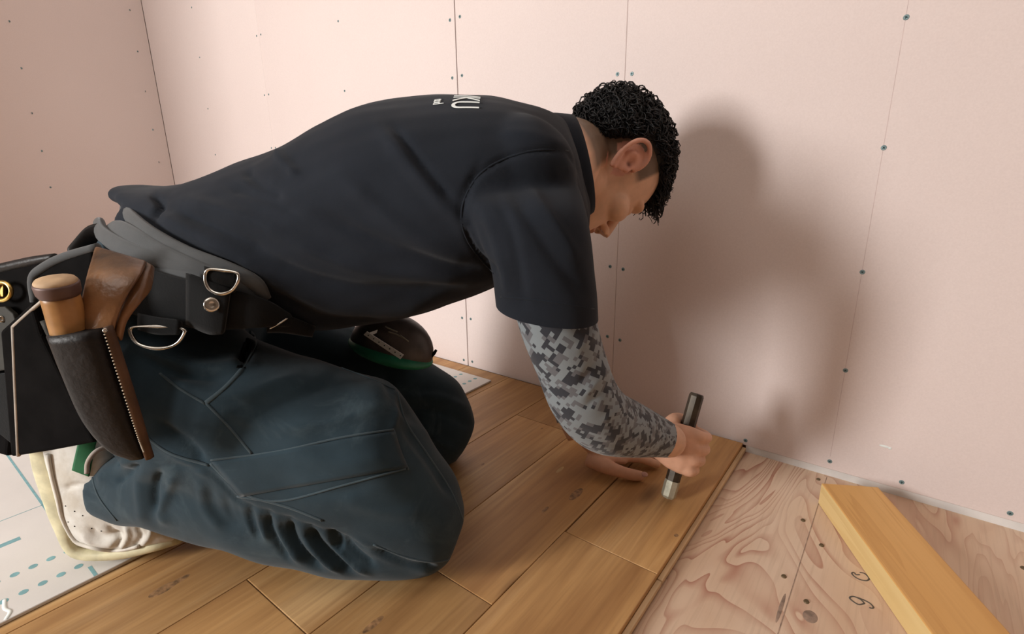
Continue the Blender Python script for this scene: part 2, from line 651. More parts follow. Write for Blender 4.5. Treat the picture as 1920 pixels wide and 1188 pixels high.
MT = dict(
    plaster=plaster(), plank=plank_wood(), ply=plywood(), camo=camo(), skin=skin(), canvas=dirty_canvas(),
    timber=timber_wood('pine_orange_face', (0.66, 0.345, 0.100), (0.76, 0.445, 0.16), (0.52, 0.25, 0.065)),
    timber_edge=timber_wood('pine_pale_edge', (0.70, 0.50, 0.22), (0.80, 0.62, 0.30), (0.62, 0.41, 0.15)),
    tongue=plain('raw_plank_tongue', (0.56, 0.38, 0.21), 0.6, 0, 0.2, 12, stretch=(10, 1, 10)),
    core=plain('white_plaster_core', (0.72, 0.70, 0.68), 0.9, 0, 0.1, 20, 0.3),
    gap=plain('dark_gap', (0.20, 0.11, 0.09), 0.9),
    paint=plain('ceiling_white', (0.75, 0.72, 0.68), 0.9, 0, 0.05),
    screw=plain('greenish_zinc_screw', (0.20, 0.29, 0.30), 0.5, 0.25, 0.2, 500),
    slot=plain('dark_screw_recess', (0.02, 0.05, 0.055), 0.7),
    nail=plain('dark_nail_head', (0.13, 0.09, 0.045), 0.6, 0.3),
    okn=plain('oak_knot', (0.26, 0.140, 0.062), 0.6, 0, 0.6, 120),
    filler=plain('pale_wood_filler', (0.52, 0.34, 0.15), 0.6, 0, 0.2, 90),
    knot=plain('plywood_knot_brown', (0.34, 0.235, 0.175), 0.8, 0, 0.4, 90),
    bare=plain('darkened_unseen_wall', (0.17, 0.13, 0.10), 0.9),  # dark tone given to the unseen walls to cut bounced light
    pencil=plain('pencil_grey', (0.60, 0.47, 0.45), 0.9),
    ink=plain('black_marker_ink', (0.10, 0.085, 0.07), 0.8),
    sheet=plain('white_floor_sheet', (0.66, 0.63, 0.60), 0.7, 0, 0.06, 6, 0.1, 200),
    teal=plain('teal_print', (0.19, 0.37, 0.40), 0.8, 0, 0.15, 90),
    shirt=cloth('black_jersey', (0.0140, 0.0172, 0.0235), 0.2, 0.06),
    pants=cloth('navy_work_twill', (0.0250, 0.0430, 0.0555), 0.28, 0.12, (0.075, 0.105, 0.118)),
    seam=cloth('navy_thread_welt', (0.050, 0.072, 0.084), 0.2, 0.15),
    white=plain('white_print', (0.80, 0.84, 0.82), 0.8, 0, 0.06),
    hair=plain('black_hair', (0.0060, 0.0052, 0.0055), 0.5, 0, 0.3, 80, spec=0.3),
    pad=cloth('grey_belt_padding', (0.075, 0.078, 0.080), 0.2, 0.2),
    web=cloth('black_webbing', (0.010, 0.0105, 0.011), 0.2, 0.08, None, 500, 0.5),
    steel=plain('polished_steel', (0.62, 0.60, 0.55), 0.22, 1.0, 0.05),
    brass=plain('brass', (0.62, 0.42, 0.13), 0.3, 1.0, 0.1),
    tan=plain('sheen_mottled_brown_leather', (0.17, 0.082, 0.036), 0.30, 0, 0.8, 14, 0.3, 160, 0.002),  # wide tone range puts the strap's highlights into the brown
    dleather=plain('black_brown_leather', (0.014, 0.012, 0.0115), 0.45, 0, 0.3, 25, 0.3, 180, 0.002, spec=0.2),
    black=plain('black_canvas', (0.006, 0.0055, 0.0055), 0.8, 0, 0.3, 30, 0.2, 350, spec=0.02),
    olive=plain('olive_black_leather', (0.028, 0.026, 0.021), 0.65, 0, 0.25, 30, 0.2, 200, spec=0.2),
    bedge=plain('dark_brown_leather_edge', (0.085, 0.042, 0.022), 0.45, 0, 0.35, 40, spec=0.3),
    edge=plain('raw_hide_edge', (0.34, 0.29, 0.24), 0.6, 0, 0.2, 60),
    thread=plain('cream_thread', (0.62, 0.54, 0.42), 0.8),
    handle=plain('varnished_oak_handle', (0.38, 0.190, 0.065), 0.38, 0, 0.35, 30, stretch=(1, 1, 1)),
    capw=plain('mushroomed_handle_end', (0.46, 0.31, 0.18), 0.7, 0, 0.2, 60),
    ferrule=plain('brown_ferrule', (0.12, 0.070, 0.060), 0.5, 0.3),
    rubber=plain('yellowed_rubber', (0.60, 0.55, 0.36), 0.6, 0, 0.2, 50, 0.2, 200),
    rubw=plain('pale_rubber_welt', (0.62, 0.58, 0.51), 0.6, 0, 0.15, 50),
    green=plain('green_suede', (0.008, 0.105, 0.035), 0.75, 0, 0.2, 70),
    greenr=plain('green_rubber', (0.016, 0.20, 0.11), 0.5, 0, 0.15, 70),
    lining=plain('grey_lining', (0.40, 0.34, 0.30), 0.9, 0, 0.1),
    case=plain('grey_brown_plastic', (0.075, 0.064, 0.060), 0.4, 0, 0.3, 50),
    scuff=plain('pale_scuff', (0.24, 0.24, 0.19), 0.7),
    iron=plain('dark_oiled_iron', (0.050, 0.038, 0.026), 0.45, 0.5, 0.55, 45, 0.3, 150),
    ironend=plain('bare_hammered_steel', (0.42, 0.40, 0.31), 0.5, 0.35, 0.2, 80),
    glass=plain('window_glass', (0.8, 0.85, 0.9), 0.1),
    frame=plain('white_window_frame', (0.75, 0.74, 0.72), 0.5),
    nailskin=plain('finger_nail', (0.62, 0.36, 0.30), 0.35),
)

# ------------------------------------------------------------------ the room
PLY_Z = -0.020
WX0, SEAM1, SEAM2, WX1 = -2.79, -0.959, -0.503, 1.70
CEIL, REAR = 2.40, -3.20

floor = bevel_box('floor', (4.6, 3.3, 0.03), MT['ply'], None, 0)
floor.location = (-0.545, -1.60, PLY_Z - 0.015)
tag(floor, 'bare pinkish larch plywood subfloor beside the oak planks', None, None, 'structure')


def child_box(name, lo, hi, mat, parent, bev=0.0006, me=None):
    lo, hi = np.array(lo, float), np.array(hi, float)
    o = bevel_box(name, tuple(hi - lo), mat, None, bev)
    o.location = tuple((lo + hi) / 2)
    o.parent = parent
    o.matrix_parent_inverse = parent.matrix_basis.inverted()
    return o


# sheets of plywood meet under the stud line
jn = child_box('sheet_joint', (-0.0552, -3.1, PLY_Z - 0.001), (-0.0540, -0.005, PLY_Z + 0.0003), MT['knot'], floor, 0)

# ---- oak planks, 150 mm wide, laid toward the wall
PT = 0.0


def plank(x0, x1, y0, y1, dz=0.0, g=0.0005):
    bm = bmesh.new()
    bmesh.ops.create_cube(bm, size=1)
    sx, sy, sz = x1 - x0 - 2 * g, y1 - y0 - 2 * g, 0.0195
    bmesh.ops.scale(bm, vec=(sx, sy, sz), verts=bm.verts)
    top = [e for e in bm.edges if all(v.co.z > 0 for v in e.verts)]
    bmesh.ops.bevel(bm, geom=top, offset=0.0011, segments=2, affect='EDGES', profile=0.5)
    o = from_bm('plank', bm, [MT['plank']], None, False)
    o.location = ((x0 + x1) / 2, (y0 + y1) / 2, PT - sz / 2 + dz)
    o.parent = floor
    o.matrix_parent_inverse = floor.matrix_basis.inverted()
    return o


cols = {1: [-0.004, -0.4470, -1.60, -2.9], 2: [-0.006, -0.624, -1.75, -2.9], 3: [-0.004, -0.172, -0.792, -1.6, -2.9],
        4: [-0.005, -0.42, -1.18, -2.1, -2.9], 5: [-0.005, -0.75, -1.55, -2.9]}
for c, ys in cols.items():
    xr = -0.205 - 0.150 * (c - 1)
    for i in range(len(ys) - 1):
        gp = 0.0005
        x0, x1 = xr - 0.150, xr
        if c == 1 and i == 0: x0 += 0.0016            # the plank being tapped home still shows a gap
        plank(x0, x1, ys[i + 1], ys[i], 0.0, gp)
for c in range(6, 18):
    xr = -0.205 - 0.150 * (c - 1)
    ys = [-0.005, -0.35 - 0.5 * random.random(), -1.3 - 0.6 * random.random(), -2.9]
    for i in range(3):
        plank(max(xr - 0.150, WX0 + 0.004), xr, ys[i + 1], ys[i])
# tongues along the open edge of the last row
for y0, y1 in ((-0.446, -0.006), (-1.598, -0.448)):
    t = child_box('plank_tongue', (-0.2052, y0, PLY_Z + 0.005), (-0.198, y1, PLY_Z + 0.0125), MT['tongue'], floor, 0.0008)

# nail heads in the plywood, pencil number
bmn = bmesh.new()
bmesh.ops.create_cone(bmn, cap_ends=True, segments=12, radius1=0.0038, radius2=0.0028, depth=0.0016)
nail_me = bpy.data.meshes.new('floor_nail'); bmn.to_mesh(nail_me); bmn.free()
nail_me.materials.append(MT['nail'])
nails = [(-0.068, -0.171), (-0.035, -0.220), (-0.068, -0.323), (-0.035, -0.354), (-0.066, -0.024), (-0.036, -0.092),
         (-0.068, -0.47), (-0.036, -0.50), (0.202, -0.103), (0.30, -0.22), (0.30, -0.36), (-0.068, -0.62), (-0.036, -0.65),
         (0.36, -0.06)]
for x, y in nails:
    o = bpy.data.objects.new('floor_nail', nail_me); COL.objects.link(o)
    o.location = (x, y, PLY_Z + 0.0006); o.scale = (1, 1.15, 1)
    o.parent = floor; o.matrix_parent_inverse = floor.matrix_basis.inverted()
# a dark knot and a resin streak in the sheet
V, F = ball((-0.027, -0.378, PLY_Z - 0.0006), (0.010, 0.013, 0.0012), 10)
mk('plywood_knot', V, F, MT['knot'], floor)
V, F = ball((-0.060, -0.385, PLY_Z - 0.0009), (0.0035, 0.042, 0.0013), 10)
mk('resin_streak', V, F, MT['knot'], floor)


def text_mesh(s, size, extrude=0.0, bold=0.0):
    cu = bpy.data.curves.new('t', 'FONT'); cu.body = s; cu.size = size; cu.extrude = extrude
    cu.offset = bold; cu.resolution_u = 6
    o = bpy.data.objects.new('t', cu); COL.objects.link(o)
    dg = bpy.context.evaluated_depsgraph_get()
    me = bpy.data.meshes.new_from_object(o.evaluated_get(dg))
    bpy.data.objects.remove(o); bpy.data.curves.remove(cu)
    return me


def stroke_mark(name, pts, r, mat, parent, z):
    V, F = tube([(x, y, z) for x, y in pts], r, 6, 5, 1.0)
    V[:, 2] = z + (V[:, 2] - z) * 0.25
    return mk(name, V, F, mat, parent)


def plypx(px, py):
    d = ray(px, py); return (CAM + d * ((PLY_Z - CAM[2]) / d[2]))[:2]


# handwritten "96" on the plywood
nine = [(1621, 1131), (1610, 1133), (1598, 1126), (1593, 1120), (1601, 1118), (1614, 1124), (1621, 1131)]
nine2 = [(1601, 1118), (1616, 1123), (1630, 1130), (1637, 1137), (1636, 1140), (1630, 1139)]
six = [(1612, 1077), (1605, 1077), (1601, 1073), (1597, 1075), (1604, 1082), (1615, 1087), (1626, 1088), (1629, 1083),
       (1621, 1075), (1612, 1073)]
for L in (nine, nine2, six):
    stroke_mark('pencil_number', [plypx(*q) for q in L], 0.0011, MT['ink'], floor, PLY_Z + 0.0003)

# knots and a pale filler patch in the oak


def flpx(px, py):
    d = ray(px, py); return (CAM + d * ((0 - CAM[2]) / d[2]))[:2]


for (kx, ky), (sx, sy), mt in (((1080, 926), (0.009, 0.026), 'okn'), ((306, 1104), (0.010, 0.022), 'okn'), ((338, 1086), (0.006, 0.016), 'okn'), ((1050, 880), (0.0045, 0.016), 'filler'),
                               ((1022, 955), (0.004, 0.012), 'okn'), ((1268, 1003), (0.004, 0.005), 'okn'), ((905, 870), (0.003, 0.006), 'okn'), ((1016, 803), (0.0025, 0.005), 'okn'),
                               ((700, 1170), (0.006, 0.020), 'okn')):
    q = flpx(kx, ky)
    V, F = ball((q[0], q[1], -0.0003), (sx, sy, 0.0005), 10)
    mk('wood_knot' if mt == 'okn' else 'wood_filler', V, F, MT[mt], floor)

# ---- back wall: plasterboard sheets on studs
wb = child = None
wall_back = bevel_box('wall_back', (WX1 - WX0 + 0.2, 0.04, CEIL + 0.1), MT['gap'], None, 0)
wall_back.location = ((WX0 + WX1) / 2, 0.0335, CEIL / 2 - 0.03)
tag(wall_back, 'pink plasterboard wall with screws and open joints behind the kneeling man', None, None, 'structure')
for x0, x1 in ((WX0, -1.869), (-1.869, SEAM1), (SEAM1, SEAM2), (SEAM2, 0.407), (0.407, 1.317), (1.317, WX1)):
    g = 0.00025
    g0 = 0.0012 if abs(x0 - SEAM1) < 0.01 else g
    g1 = 0.0012 if abs(x1 - SEAM1) < 0.01 else g
    child_box('plasterboard', (x0 + g0, 0.0, -0.006 if x0 > -0.6 else -0.003), (x1 - g1, 0.0125, CEIL), MT['plaster'], wall_back, 0.0009)
child_box('plaster_core_edge', (-0.20, 0.0006, PLY_Z), (WX1, 0.0135, -0.006), MT['core'], wall_back, 0)
child_box('pencil_line', (-0.0555, -0.00012, 0.02), (-0.0547, 0.001, 2.0), MT['pencil'], wall_back, 0)

# plasterboard screws: countersunk head with a cross recess
bms = bmesh.new()
r0 = bmesh.ops.create_cone(bms, cap_ends=True, segments=14, radius1=0.0042, radius2=0.0032, depth=0.0012)
for f in bms.faces: f.material_index = 0
for ang in (0, math.pi / 2):
    q = bmesh.ops.create_cube(bms, size=1)
    bmesh.ops.scale(bms, vec=(0.0042, 0.0012, 0.0005), verts=q['verts'])
    bmesh.ops.rotate(bms, cent=(0, 0, 0), matrix=Matrix.Rotation(ang, 3, 'Z'), verts=q['verts'])
    bmesh.ops.translate(bms, vec=(0, 0, 0.0006), verts=q['verts'])
    for v in q['verts']:
        for f in v.link_faces: f.material_index = 1
screw_me = bpy.data.meshes.new('plasterboard_screw'); bms.to_mesh(screw_me); bms.free()
screw_me.materials.append(MT['screw']); screw_me.materials.append(MT['slot'])


def screw(loc, parent, axis='y', s=1.0):
    o = bpy.data.objects.new('screw', screw_me); COL.objects.link(o)
    o.location = loc; o.scale = (s, s, s)
    o.rotation_euler = (math.pi / 2, random.random() * 3, 0) if axis == 'y' else (0, math.pi / 2, random.random() * 3)
    o.parent = parent; o.matrix_parent_inverse = parent.matrix_basis.inverted()


ys = -0.0004
for z in (0.01, 0.191, 0.367, 0.565, 0.748, 0.93, 1.11, 1.29):
    screw((-0.0545, ys, z), wall_back)
for x, z in ((0.054, 0.008), (0.193, 0.006), (0.31, 0.008), (-0.202, 0.005), (-0.33, 0.006)):
    screw((x, ys, z), wall_back)
for z in (0.015, 0.165, 0.328, 0.53, 0.72, 0.90, 1.08):
    screw((SEAM2 - 0.0165, ys, z + 0.003), wall_back)
    screw((SEAM2 + 0.0150, ys, z), wall_back)
for z in (0.012, 0.139, 0.29, 0.44, 0.60, 0.765, 0.895, 1.03):
    screw((SEAM1 - 0.0165, ys, z), wall_back)
    screw((SEAM1 + 0.0165, ys, z + 0.002), wall_back)
for z in (0.60, 0.777, 0.965, 1.14, 0.42):
    screw((-1.421, ys, z), wall_back, 'y', 0.8)
    screw((-1.855, ys, z + 0.03), wall_back, 'y', 0.8)
    screw((-1.883, ys, z + 0.03), wall_back, 'y', 0.8)
    screw((-2.33, ys, z + 0.02), wall_back, 'y', 0.8)
V, F = ball((0.0205, -0.0002, 0.0665), (0.0075, 0.0007, 0.0022), 8)
mk('plaster_nick', V, F, MT['white'], wall_back)
V, F = ball((0.0285, -0.0002, 0.0655), (0.0028, 0.0007, 0.0024), 8)
mk('plaster_nick', V, F, MT['white'], wall_back)

wall_left = bevel_box('wall_left', (0.04, 3.3, CEIL + 0.1), MT['gap'], None, 0)
wall_left.location = (WX0 - 0.0335, -1.6, CEIL / 2 - 0.03)
tag(wall_left, 'darker pink plasterboard side wall meeting the back wall', None, None, 'structure')
for y1, y0 in ((-0.0005, -0.91), (-0.91, -1.82), (-1.82, -2.73), (-2.73, REAR)):
    child_box('plasterboard', (WX0 - 0.0125, y0 + 0.0006, -0.003), (WX0, y1 - 0.0006, CEIL), MT['plaster'], wall_left, 0.0009)
for z in (0.46, 0.60, 0.74, 0.90, 1.06, 1.22, 1.38):
    screw((WX0 + 0.0004, -0.05, z), wall_left, 'x', 0.95)
    screw((WX0 + 0.0004, -0.455, z + 0.04), wall_left, 'x', 0.95)
    screw((WX0 + 0.0004, -0.455 - 0.44, z + 0.02), wall_left, 'x', 0.95)

ceiling = child_box('ceiling', (WX0, REAR, CEIL), (WX1, 0.0, CEIL + 0.02), MT['paint'], floor, 0)
mw = ceiling.matrix_world.copy(); ceiling.parent = None; ceiling.location = ((WX0 + WX1) / 2, REAR / 2, CEIL + 0.01)
tag(ceiling, 'plain pale ceiling over the room', None, None, 'structure')
wall_right = bevel_box('wall_right', (0.03, 3.2, CEIL), MT['bare'], None, 0)
wall_right.location = (WX1 + 0.016, REAR / 2, CEIL / 2)
tag(wall_right, 'unseen wall on the far side of the plywood, darkened to cut bounced light', None, None, 'structure')
wall_rear = empty('wall_rear', (0, REAR, 0))
tag(wall_rear, 'unseen wall with a tall window behind the camera, darkened to cut bounced light', None, None, 'structure')
for lo, hi in (((WX0, REAR - 0.03, 0), (-1.75, REAR, CEIL)), ((-1.15, REAR - 0.03, 0), (WX1, REAR, CEIL)),
               ((-1.75, REAR - 0.03, 0), (-1.15, REAR, 0.45)), ((-1.75, REAR - 0.03, 1.5), (-1.15, REAR, CEIL))):
    child_box('wall_board', lo, hi, MT['bare'], wall_rear, 0)
light_block = bevel_box('wall_light_block', (0.10, 1.10, CEIL), MT['bare'], None, 0)  # unseen partition added to keep window light off the left wall
light_block.location = (-1.88, REAR + 0.55, CEIL / 2)
tag(light_block, 'added unseen partition beside the window, shading the left wall', None, None, 'structure')
win = empty('window_1', (-1.45, REAR, 0.45))
tag(win, 'tall narrow window letting daylight in', None, None, 'structure')
for lo, hi in (((-1.75, REAR - 0.04, 0.45), (-1.71, REAR + 0.01, 1.5)), ((-1.19, REAR - 0.04, 0.45), (-1.15, REAR + 0.01, 1.5)),
               ((-1.75, REAR - 0.04, 0.45), (-1.15, REAR + 0.01, 0.49)), ((-1.75, REAR - 0.04, 1.46), (-1.15, REAR + 0.01, 1.5))):
    child_box('window_frame', lo, hi, MT['frame'], win, 0.002)
child_box('pane', (-1.71, REAR - 0.025, 0.49), (-1.19, REAR - 0.02, 1.46), MT['glass'], win, 0)

# ------------------------------------------------------------------ white floor sheet
SH = 0.005
sheet = bevel_box('protection_board', (0.90, 1.80, SH), MT['sheet'], None, 0.0008)
sheet.location = (-0.824 - 0.45, -0.058 - 0.90, 0.0004 + SH / 2)
tag(sheet, 'white floor protection board with teal dots and lines lying on the oak planks', 'board')
zt = SH + 0.0006
dots = []
for i in range(24):
    for row, x in ((0, -0.918), (1, -0.866)):
        y = -0.926 - 0.0196 * i + (0.0 if row else 0.0)
        dots.append((x - 0.0003 * i, y))
for i in range(10):
    for x in (-0.918, -0.866):
        dots.append((x, -0.075 - 0.0215 * i))
parts = []
for x, y in dots:
    a = np.linspace(0, 2 * math.pi, 13)[:-1]
    R = [np.c_[x + 0.0052 * np.cos(a), y + 0.0052 * np.sin(a), np.full(12, z)] for z in (zt - 0.0006, zt)]
    parts.append(rings(R))
pm = mk('printed_dots', *merge(parts), MT['teal'], sheet, False)
pm['kind'] = 'stuff'
for lo, hi in (((-1.60, -0.921, zt - 0.0006), (-0.945, -0.9175, zt)), ((-0.853, -0.919, zt - 0.0006), (-0.825, -0.9145, zt)),
               ((-1.0195, -1.02, zt - 0.0006), (-1.009, -0.962, zt)), ((-1.0950, -1.4, zt - 0.0006), (-1.0935, -0.3, zt)),
               ((-1.60, -1.40, zt - 0.0006), (-0.945, -1.3965, zt))):
    child_box('printed_line', lo, hi, MT['teal'], sheet, 0)
V, F = tube([(-0.870, -1.003, zt), (-0.850, -1.006, zt), (-0.838, -1.003, zt), (-0.826, -1.009, zt)], 0.0022, 8, 4, 1)
V[:, 2] = zt + (V[:, 2] - zt) * 0.4
mk('torn_paper_edge', V, F, MT['white'], sheet)

# ------------------------------------------------------------------ 2x4 offcut
dl = np.array([0.484, -0.875]); dl /= np.linalg.norm(dl)
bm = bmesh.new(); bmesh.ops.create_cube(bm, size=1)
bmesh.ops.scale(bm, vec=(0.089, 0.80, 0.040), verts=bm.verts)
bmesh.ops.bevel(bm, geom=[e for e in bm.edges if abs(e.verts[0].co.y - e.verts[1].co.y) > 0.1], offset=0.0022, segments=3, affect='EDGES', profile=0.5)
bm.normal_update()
for f in bm.faces: f.material_index = 0 if abs(f.normal.z) > 0.5 else 1  # orange on top and bottom, paler yellow on edges and ends
timber = from_bm('timber_offcut', bm, [MT['timber'], MT['timber_edge']])
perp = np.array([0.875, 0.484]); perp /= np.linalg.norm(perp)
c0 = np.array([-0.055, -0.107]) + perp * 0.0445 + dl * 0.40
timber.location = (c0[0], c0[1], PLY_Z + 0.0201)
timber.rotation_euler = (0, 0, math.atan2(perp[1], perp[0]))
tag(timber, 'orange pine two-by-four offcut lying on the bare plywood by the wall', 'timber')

# ------------------------------------------------------------------ the man
# --- head, built upright in its own frame (x face, y left, z crown), then bent down over the work
HU = E1 * 0.82 + EZ * 0.32 + E2 * 0.42; HU /= np.linalg.norm(HU)
HF = -EZ * 1.0 + E1 * 0.30 + E2 * 0.10
HF = HF - HU * (HF @ HU); HF /= np.linalg.norm(HF)
HL = np.cross(HU, HF)
HM = np.stack([HF, HL, HU], axis=1)
EAR_L = np.array([-0.004, -0.078, 0.0])
HS = 0.915
HO = W(1178, 304, 0.805) - HM @ EAR_L * HS


def hd(P): return np.asarray(P, float) * HS @ HM.T + HO


def hball(c, r, n=12): 
    V, F = ball(c, r, n); return hd(V), F


def htube(P, r, n=10, k=4, sq=1.0):
    V, F = tube(P, r, n, k, sq); return hd(V), F


head = [hball((-0.008, 0, 0.046), (0.097, 0.076, 0.082), 18)]
fs = [(-0.110, 0.070, 0.018, 0.020), (-0.102, 0.062, 0.032, 0.032), (-0.082, 0.050, 0.043, 0.045), (-0.055, 0.038, 0.054, 0.056),
      (-0.020, 0.026, 0.064, 0.064), (0.015, 0.014, 0.078, 0.070), (0.05, 0.004, 0.088, 0.073), (0.08, 0.0, 0.075, 0.066)]
S = catmull(fs, 4)
V, F = rings([sect(np.array([s[1], 0, s[0]]), np.array([s[2], 0, 0]), np.array([0, s[3], 0]), 28, 2.3) for s in S])
head.append((hd(V), F))
head.append(htube([(0.088, 0, 0.022), (0.099, 0, 0.0), (0.109, 0, -0.022), (0.113, 0, -0.032)], [0.007, 0.009, 0.011, 0.011]))
for s in (-1, 1):
    head.append(hball((0.101, s * 0.012, -0.034), (0.0115, 0.0085, 0.008)))
    head.append(hball((0.080, s * 0.030, 0.027), (0.017, 0.026, 0.010)))
    head.append(hball((0.060, s * 0.044, -0.022), (0.031, 0.026, 0.024)))
    head.append(hball((0.079, s * 0.031, 0.006), (0.013, 0.015, 0.011)))
    head.append(hball((0.000, s * 0.052, -0.060), (0.030, 0.016, 0.030)))
head.append(hball((0.090, 0, -0.060), (0.0105, 0.023, 0.0065)))
head.append(hball((0.088, 0, -0.072), (0.0105, 0.020, 0.0070)))
head.append(hball((0.076, 0, -0.098), (0.016, 0.020, 0.013)))
# ears
for s in (-1, 1):
    y = s * 0.078
    ES = 1.14
    rim = [(0.012, y * 0.97, 0.004), (0.010, y * 1.05, 0.020), (0.002, y * 1.10, 0.031), (-0.012, y * 1.16, 0.034), (-0.024, y * 1.20, 0.026),
           (-0.029, y * 1.20, 0.010), (-0.025, y * 1.15, -0.008), (-0.016, y * 1.07, -0.022), (-0.007, y * 1.02, -0.030)]
    rim = [(a_ * ES, b_ * (1 + 0.0), c_ * ES) for a_, b_, c_ in rim]
    head.append(htube(rim, [0.0038, 0.0042, 0.0044, 0.0046, 0.0048, 0.0046, 0.0045, 0.0055, 0.0065]))
    anti = [(-0.004, y * 1.03, 0.018), (-0.014, y * 1.10, 0.012), (-0.018, y * 1.10, 0.0), (-0.010, y * 1.04, -0.014)]
    head.append(htube(anti, [0.003, 0.0042, 0.0042, 0.003]))
    V, F = ball((-0.011, y * 1.03, 0.003), (0.022, 0.0045, 0.032), 12)
    head.append((hd(V), F))
    head.append(hball((0.006, y * 1.01, -0.008), (0.005, 0.006, 0.007), 8))
# neck
nk0 = HO + HM @ np.array([-0.028, 0, -0.035]) * HS
neck_base = W(1035, 305, 0.785)
head.append(tube([nk0, (nk0 * 0.5 + neck_base * 0.5) + EZ * 0.006, neck_base, W(960, 330, 0.755)], [0.054, 0.058, 0.066, 0.072], 20))

# --- trunk outlines (spine side, belly side)
TR = [(290, 352, 345, 560, 0.765, 0.110), (345, 350, 505, 590, 0.76, 0.135), (430, 318, 615, 606, 0.755, 0.152), (545, 274, 712, 596, 0.752, 0.164),
      (680, 206, 792, 578, 0.75, 0.180), (800, 184, 860, 556, 0.75, 0.190), (900, 182, 945, 520, 0.75, 0.190), (985, 198, 1025, 470, 0.755, 0.165),
      (1035, 214, 1088, 445, 0.767, 0.125), (1058, 228, 1098, 425, 0.778, 0.086), (1068, 238, 1102, 410, 0.786, 0.066)]
body_tr = []
for s in TR[1:]:
    tx, ty, bx, by, b, d = s
    mx, my = (tx + bx) / 2, (ty + by) / 2
    body_tr.append((mx + (tx - mx) * 0.86, my + (ty - my) * 0.86, mx + (bx - mx) * 0.84, my + (by - my) * 0.84, b, d * 0.84))
body = list(head) + [profile(body_tr, 3, 24)]

# --- right arm (nearest the lens)
RA = [(975, 360, 0.640, 0.040), (1000, 430, 0.592, 0.043), (1026, 520, 0.576, 0.0445), (1044, 600, 0.575, 0.0445), (1070, 680, 0.585, 0.0430),
      (1095, 745, 0.598, 0.0440), (1130, 786, 0.622, 0.0440), (1178, 803, 0.662, 0.0400), (1225, 816, 0.700, 0.0320), (1256, 826, 0.724, 0.0260)]
rap = np.array([W(q[0], q[1], q[2]) for q in RA]); rar = np.array([q[3] for q in RA])
body.append(tube(rap, rar * np.r_[np.full(3, 0.8), np.full(len(rar) - 3, 0.88)], 20, 3))
# --- right fist round the bar
BAR0, BAR1 = W(1252, 932, 0.752), W(1307, 738, 0.795)
G = (BAR1 - BAR0); BARL = np.linalg.norm(G); G /= BARL
wr = rap[-1]
grip = BAR0 + G * (0.43 * BARL)
Kd = grip - wr; Kd -= G * (Kd @ G); Kd /= np.linalg.norm(Kd)
Nn = np.cross(Kd, G); 
if Nn @ E2 > 0: Nn = -Nn                                   # back of the hand looks to the lens
GC = W(1277, 843, 0.752)                                      # middle of the back of the hand
RB = 0.0118
ax = BAR0 + G * ((GC - BAR0) @ G)                             # bar centre at the grip
# turn the hand frame so the palm lies on the bar
Nn = GC - ax; Nn -= G * (Nn @ G); Nn /= np.linalg.norm(Nn)
Kd = np.cross(G, Nn)
if Kd @ E1 < 0: Kd = -Kd


def hp(k, n, g): return ax + Kd * k + Nn * n + G * g


TH = 0.012 + RB
V, F = rings([sect(c, G * w, Nn * h, 20, 2.6) for c, w, h in [
    (hp(-0.052, TH - 0.004, 0.004), 0.024, 0.017), (hp(-0.036, TH, 0.004), 0.031, 0.016), (hp(-0.014, TH + 0.002, 0.003), 0.038, 0.0155),
    (hp(0.006, TH + 0.001, 0.002), 0.040, 0.0145), (hp(0.022, TH - 0.003, 0.002), 0.038, 0.011)]])
body.append((V, F))
body.append(tube([rap[-2], wr, hp(-0.058, TH - 0.006, 0.002), hp(-0.035, TH, 0.003)], [0.029, 0.0255, 0.0245, 0.024], 18, 4))
for g, r, ln in ((0.029, 0.0098, 1.0), (0.0095, 0.0102, 1.05), (-0.010, 0.0098, 1.0), (-0.0285, 0.0088, 0.88)):
    body.append(tube([hp(0.004, TH, g), hp(0.020, TH - 0.001, g), hp(0.0305 * ln, TH - 0.016, g), hp(0.031 * ln, -0.006, g), hp(0.022, -0.0235, g),
                      hp(0.004, -0.0265, g), hp(-0.012 * ln, -0.021, g)], [r, r * 1.1, r * 1.0, r, r * 0.96, r * 0.9, r * 0.78], 12, 4))
body.append(tube([hp(-0.034, TH - 0.002, 0.016), hp(-0.026, 0.008, 0.034), hp(-0.021, -0.012, 0.041), hp(-0.004, -0.029, 0.042), hp(0.012, -0.031, 0.040)],
                 [0.0145, 0.0135, 0.0115, 0.0102, 0.0082], 12, 4))
# --- left arm and hand pressed on the plank
LA = [(975, 350, 0.870, 0.040), (990, 420, 0.915, 0.042), (1016, 540, 0.925, 0.043), (1040, 640, 0.915, 0.038), (1060, 720, 0.895, 0.034),
      (1076, 785, 0.868, 0.028), (1088, 818, 0.850, 0.024)]
lap = np.array([W(q[0], q[1], q[2]) for q in LA]); lar = np.array([q[3] for q in LA])
body.append(tube(lap, lar, 18, 3))
lw = lap[-1]
Lf = W(1190, 868, 0.86) - lw; Lf[2] = 0; Lf /= np.linalg.norm(Lf)      # the way its fingers point
Ls = np.cross(EZ, Lf)                                                   # away from the lens
z0 = 0.0


def lp(k, s, z): return np.array([lw[0], lw[1], 0]) + Lf * k + Ls * s + EZ * z


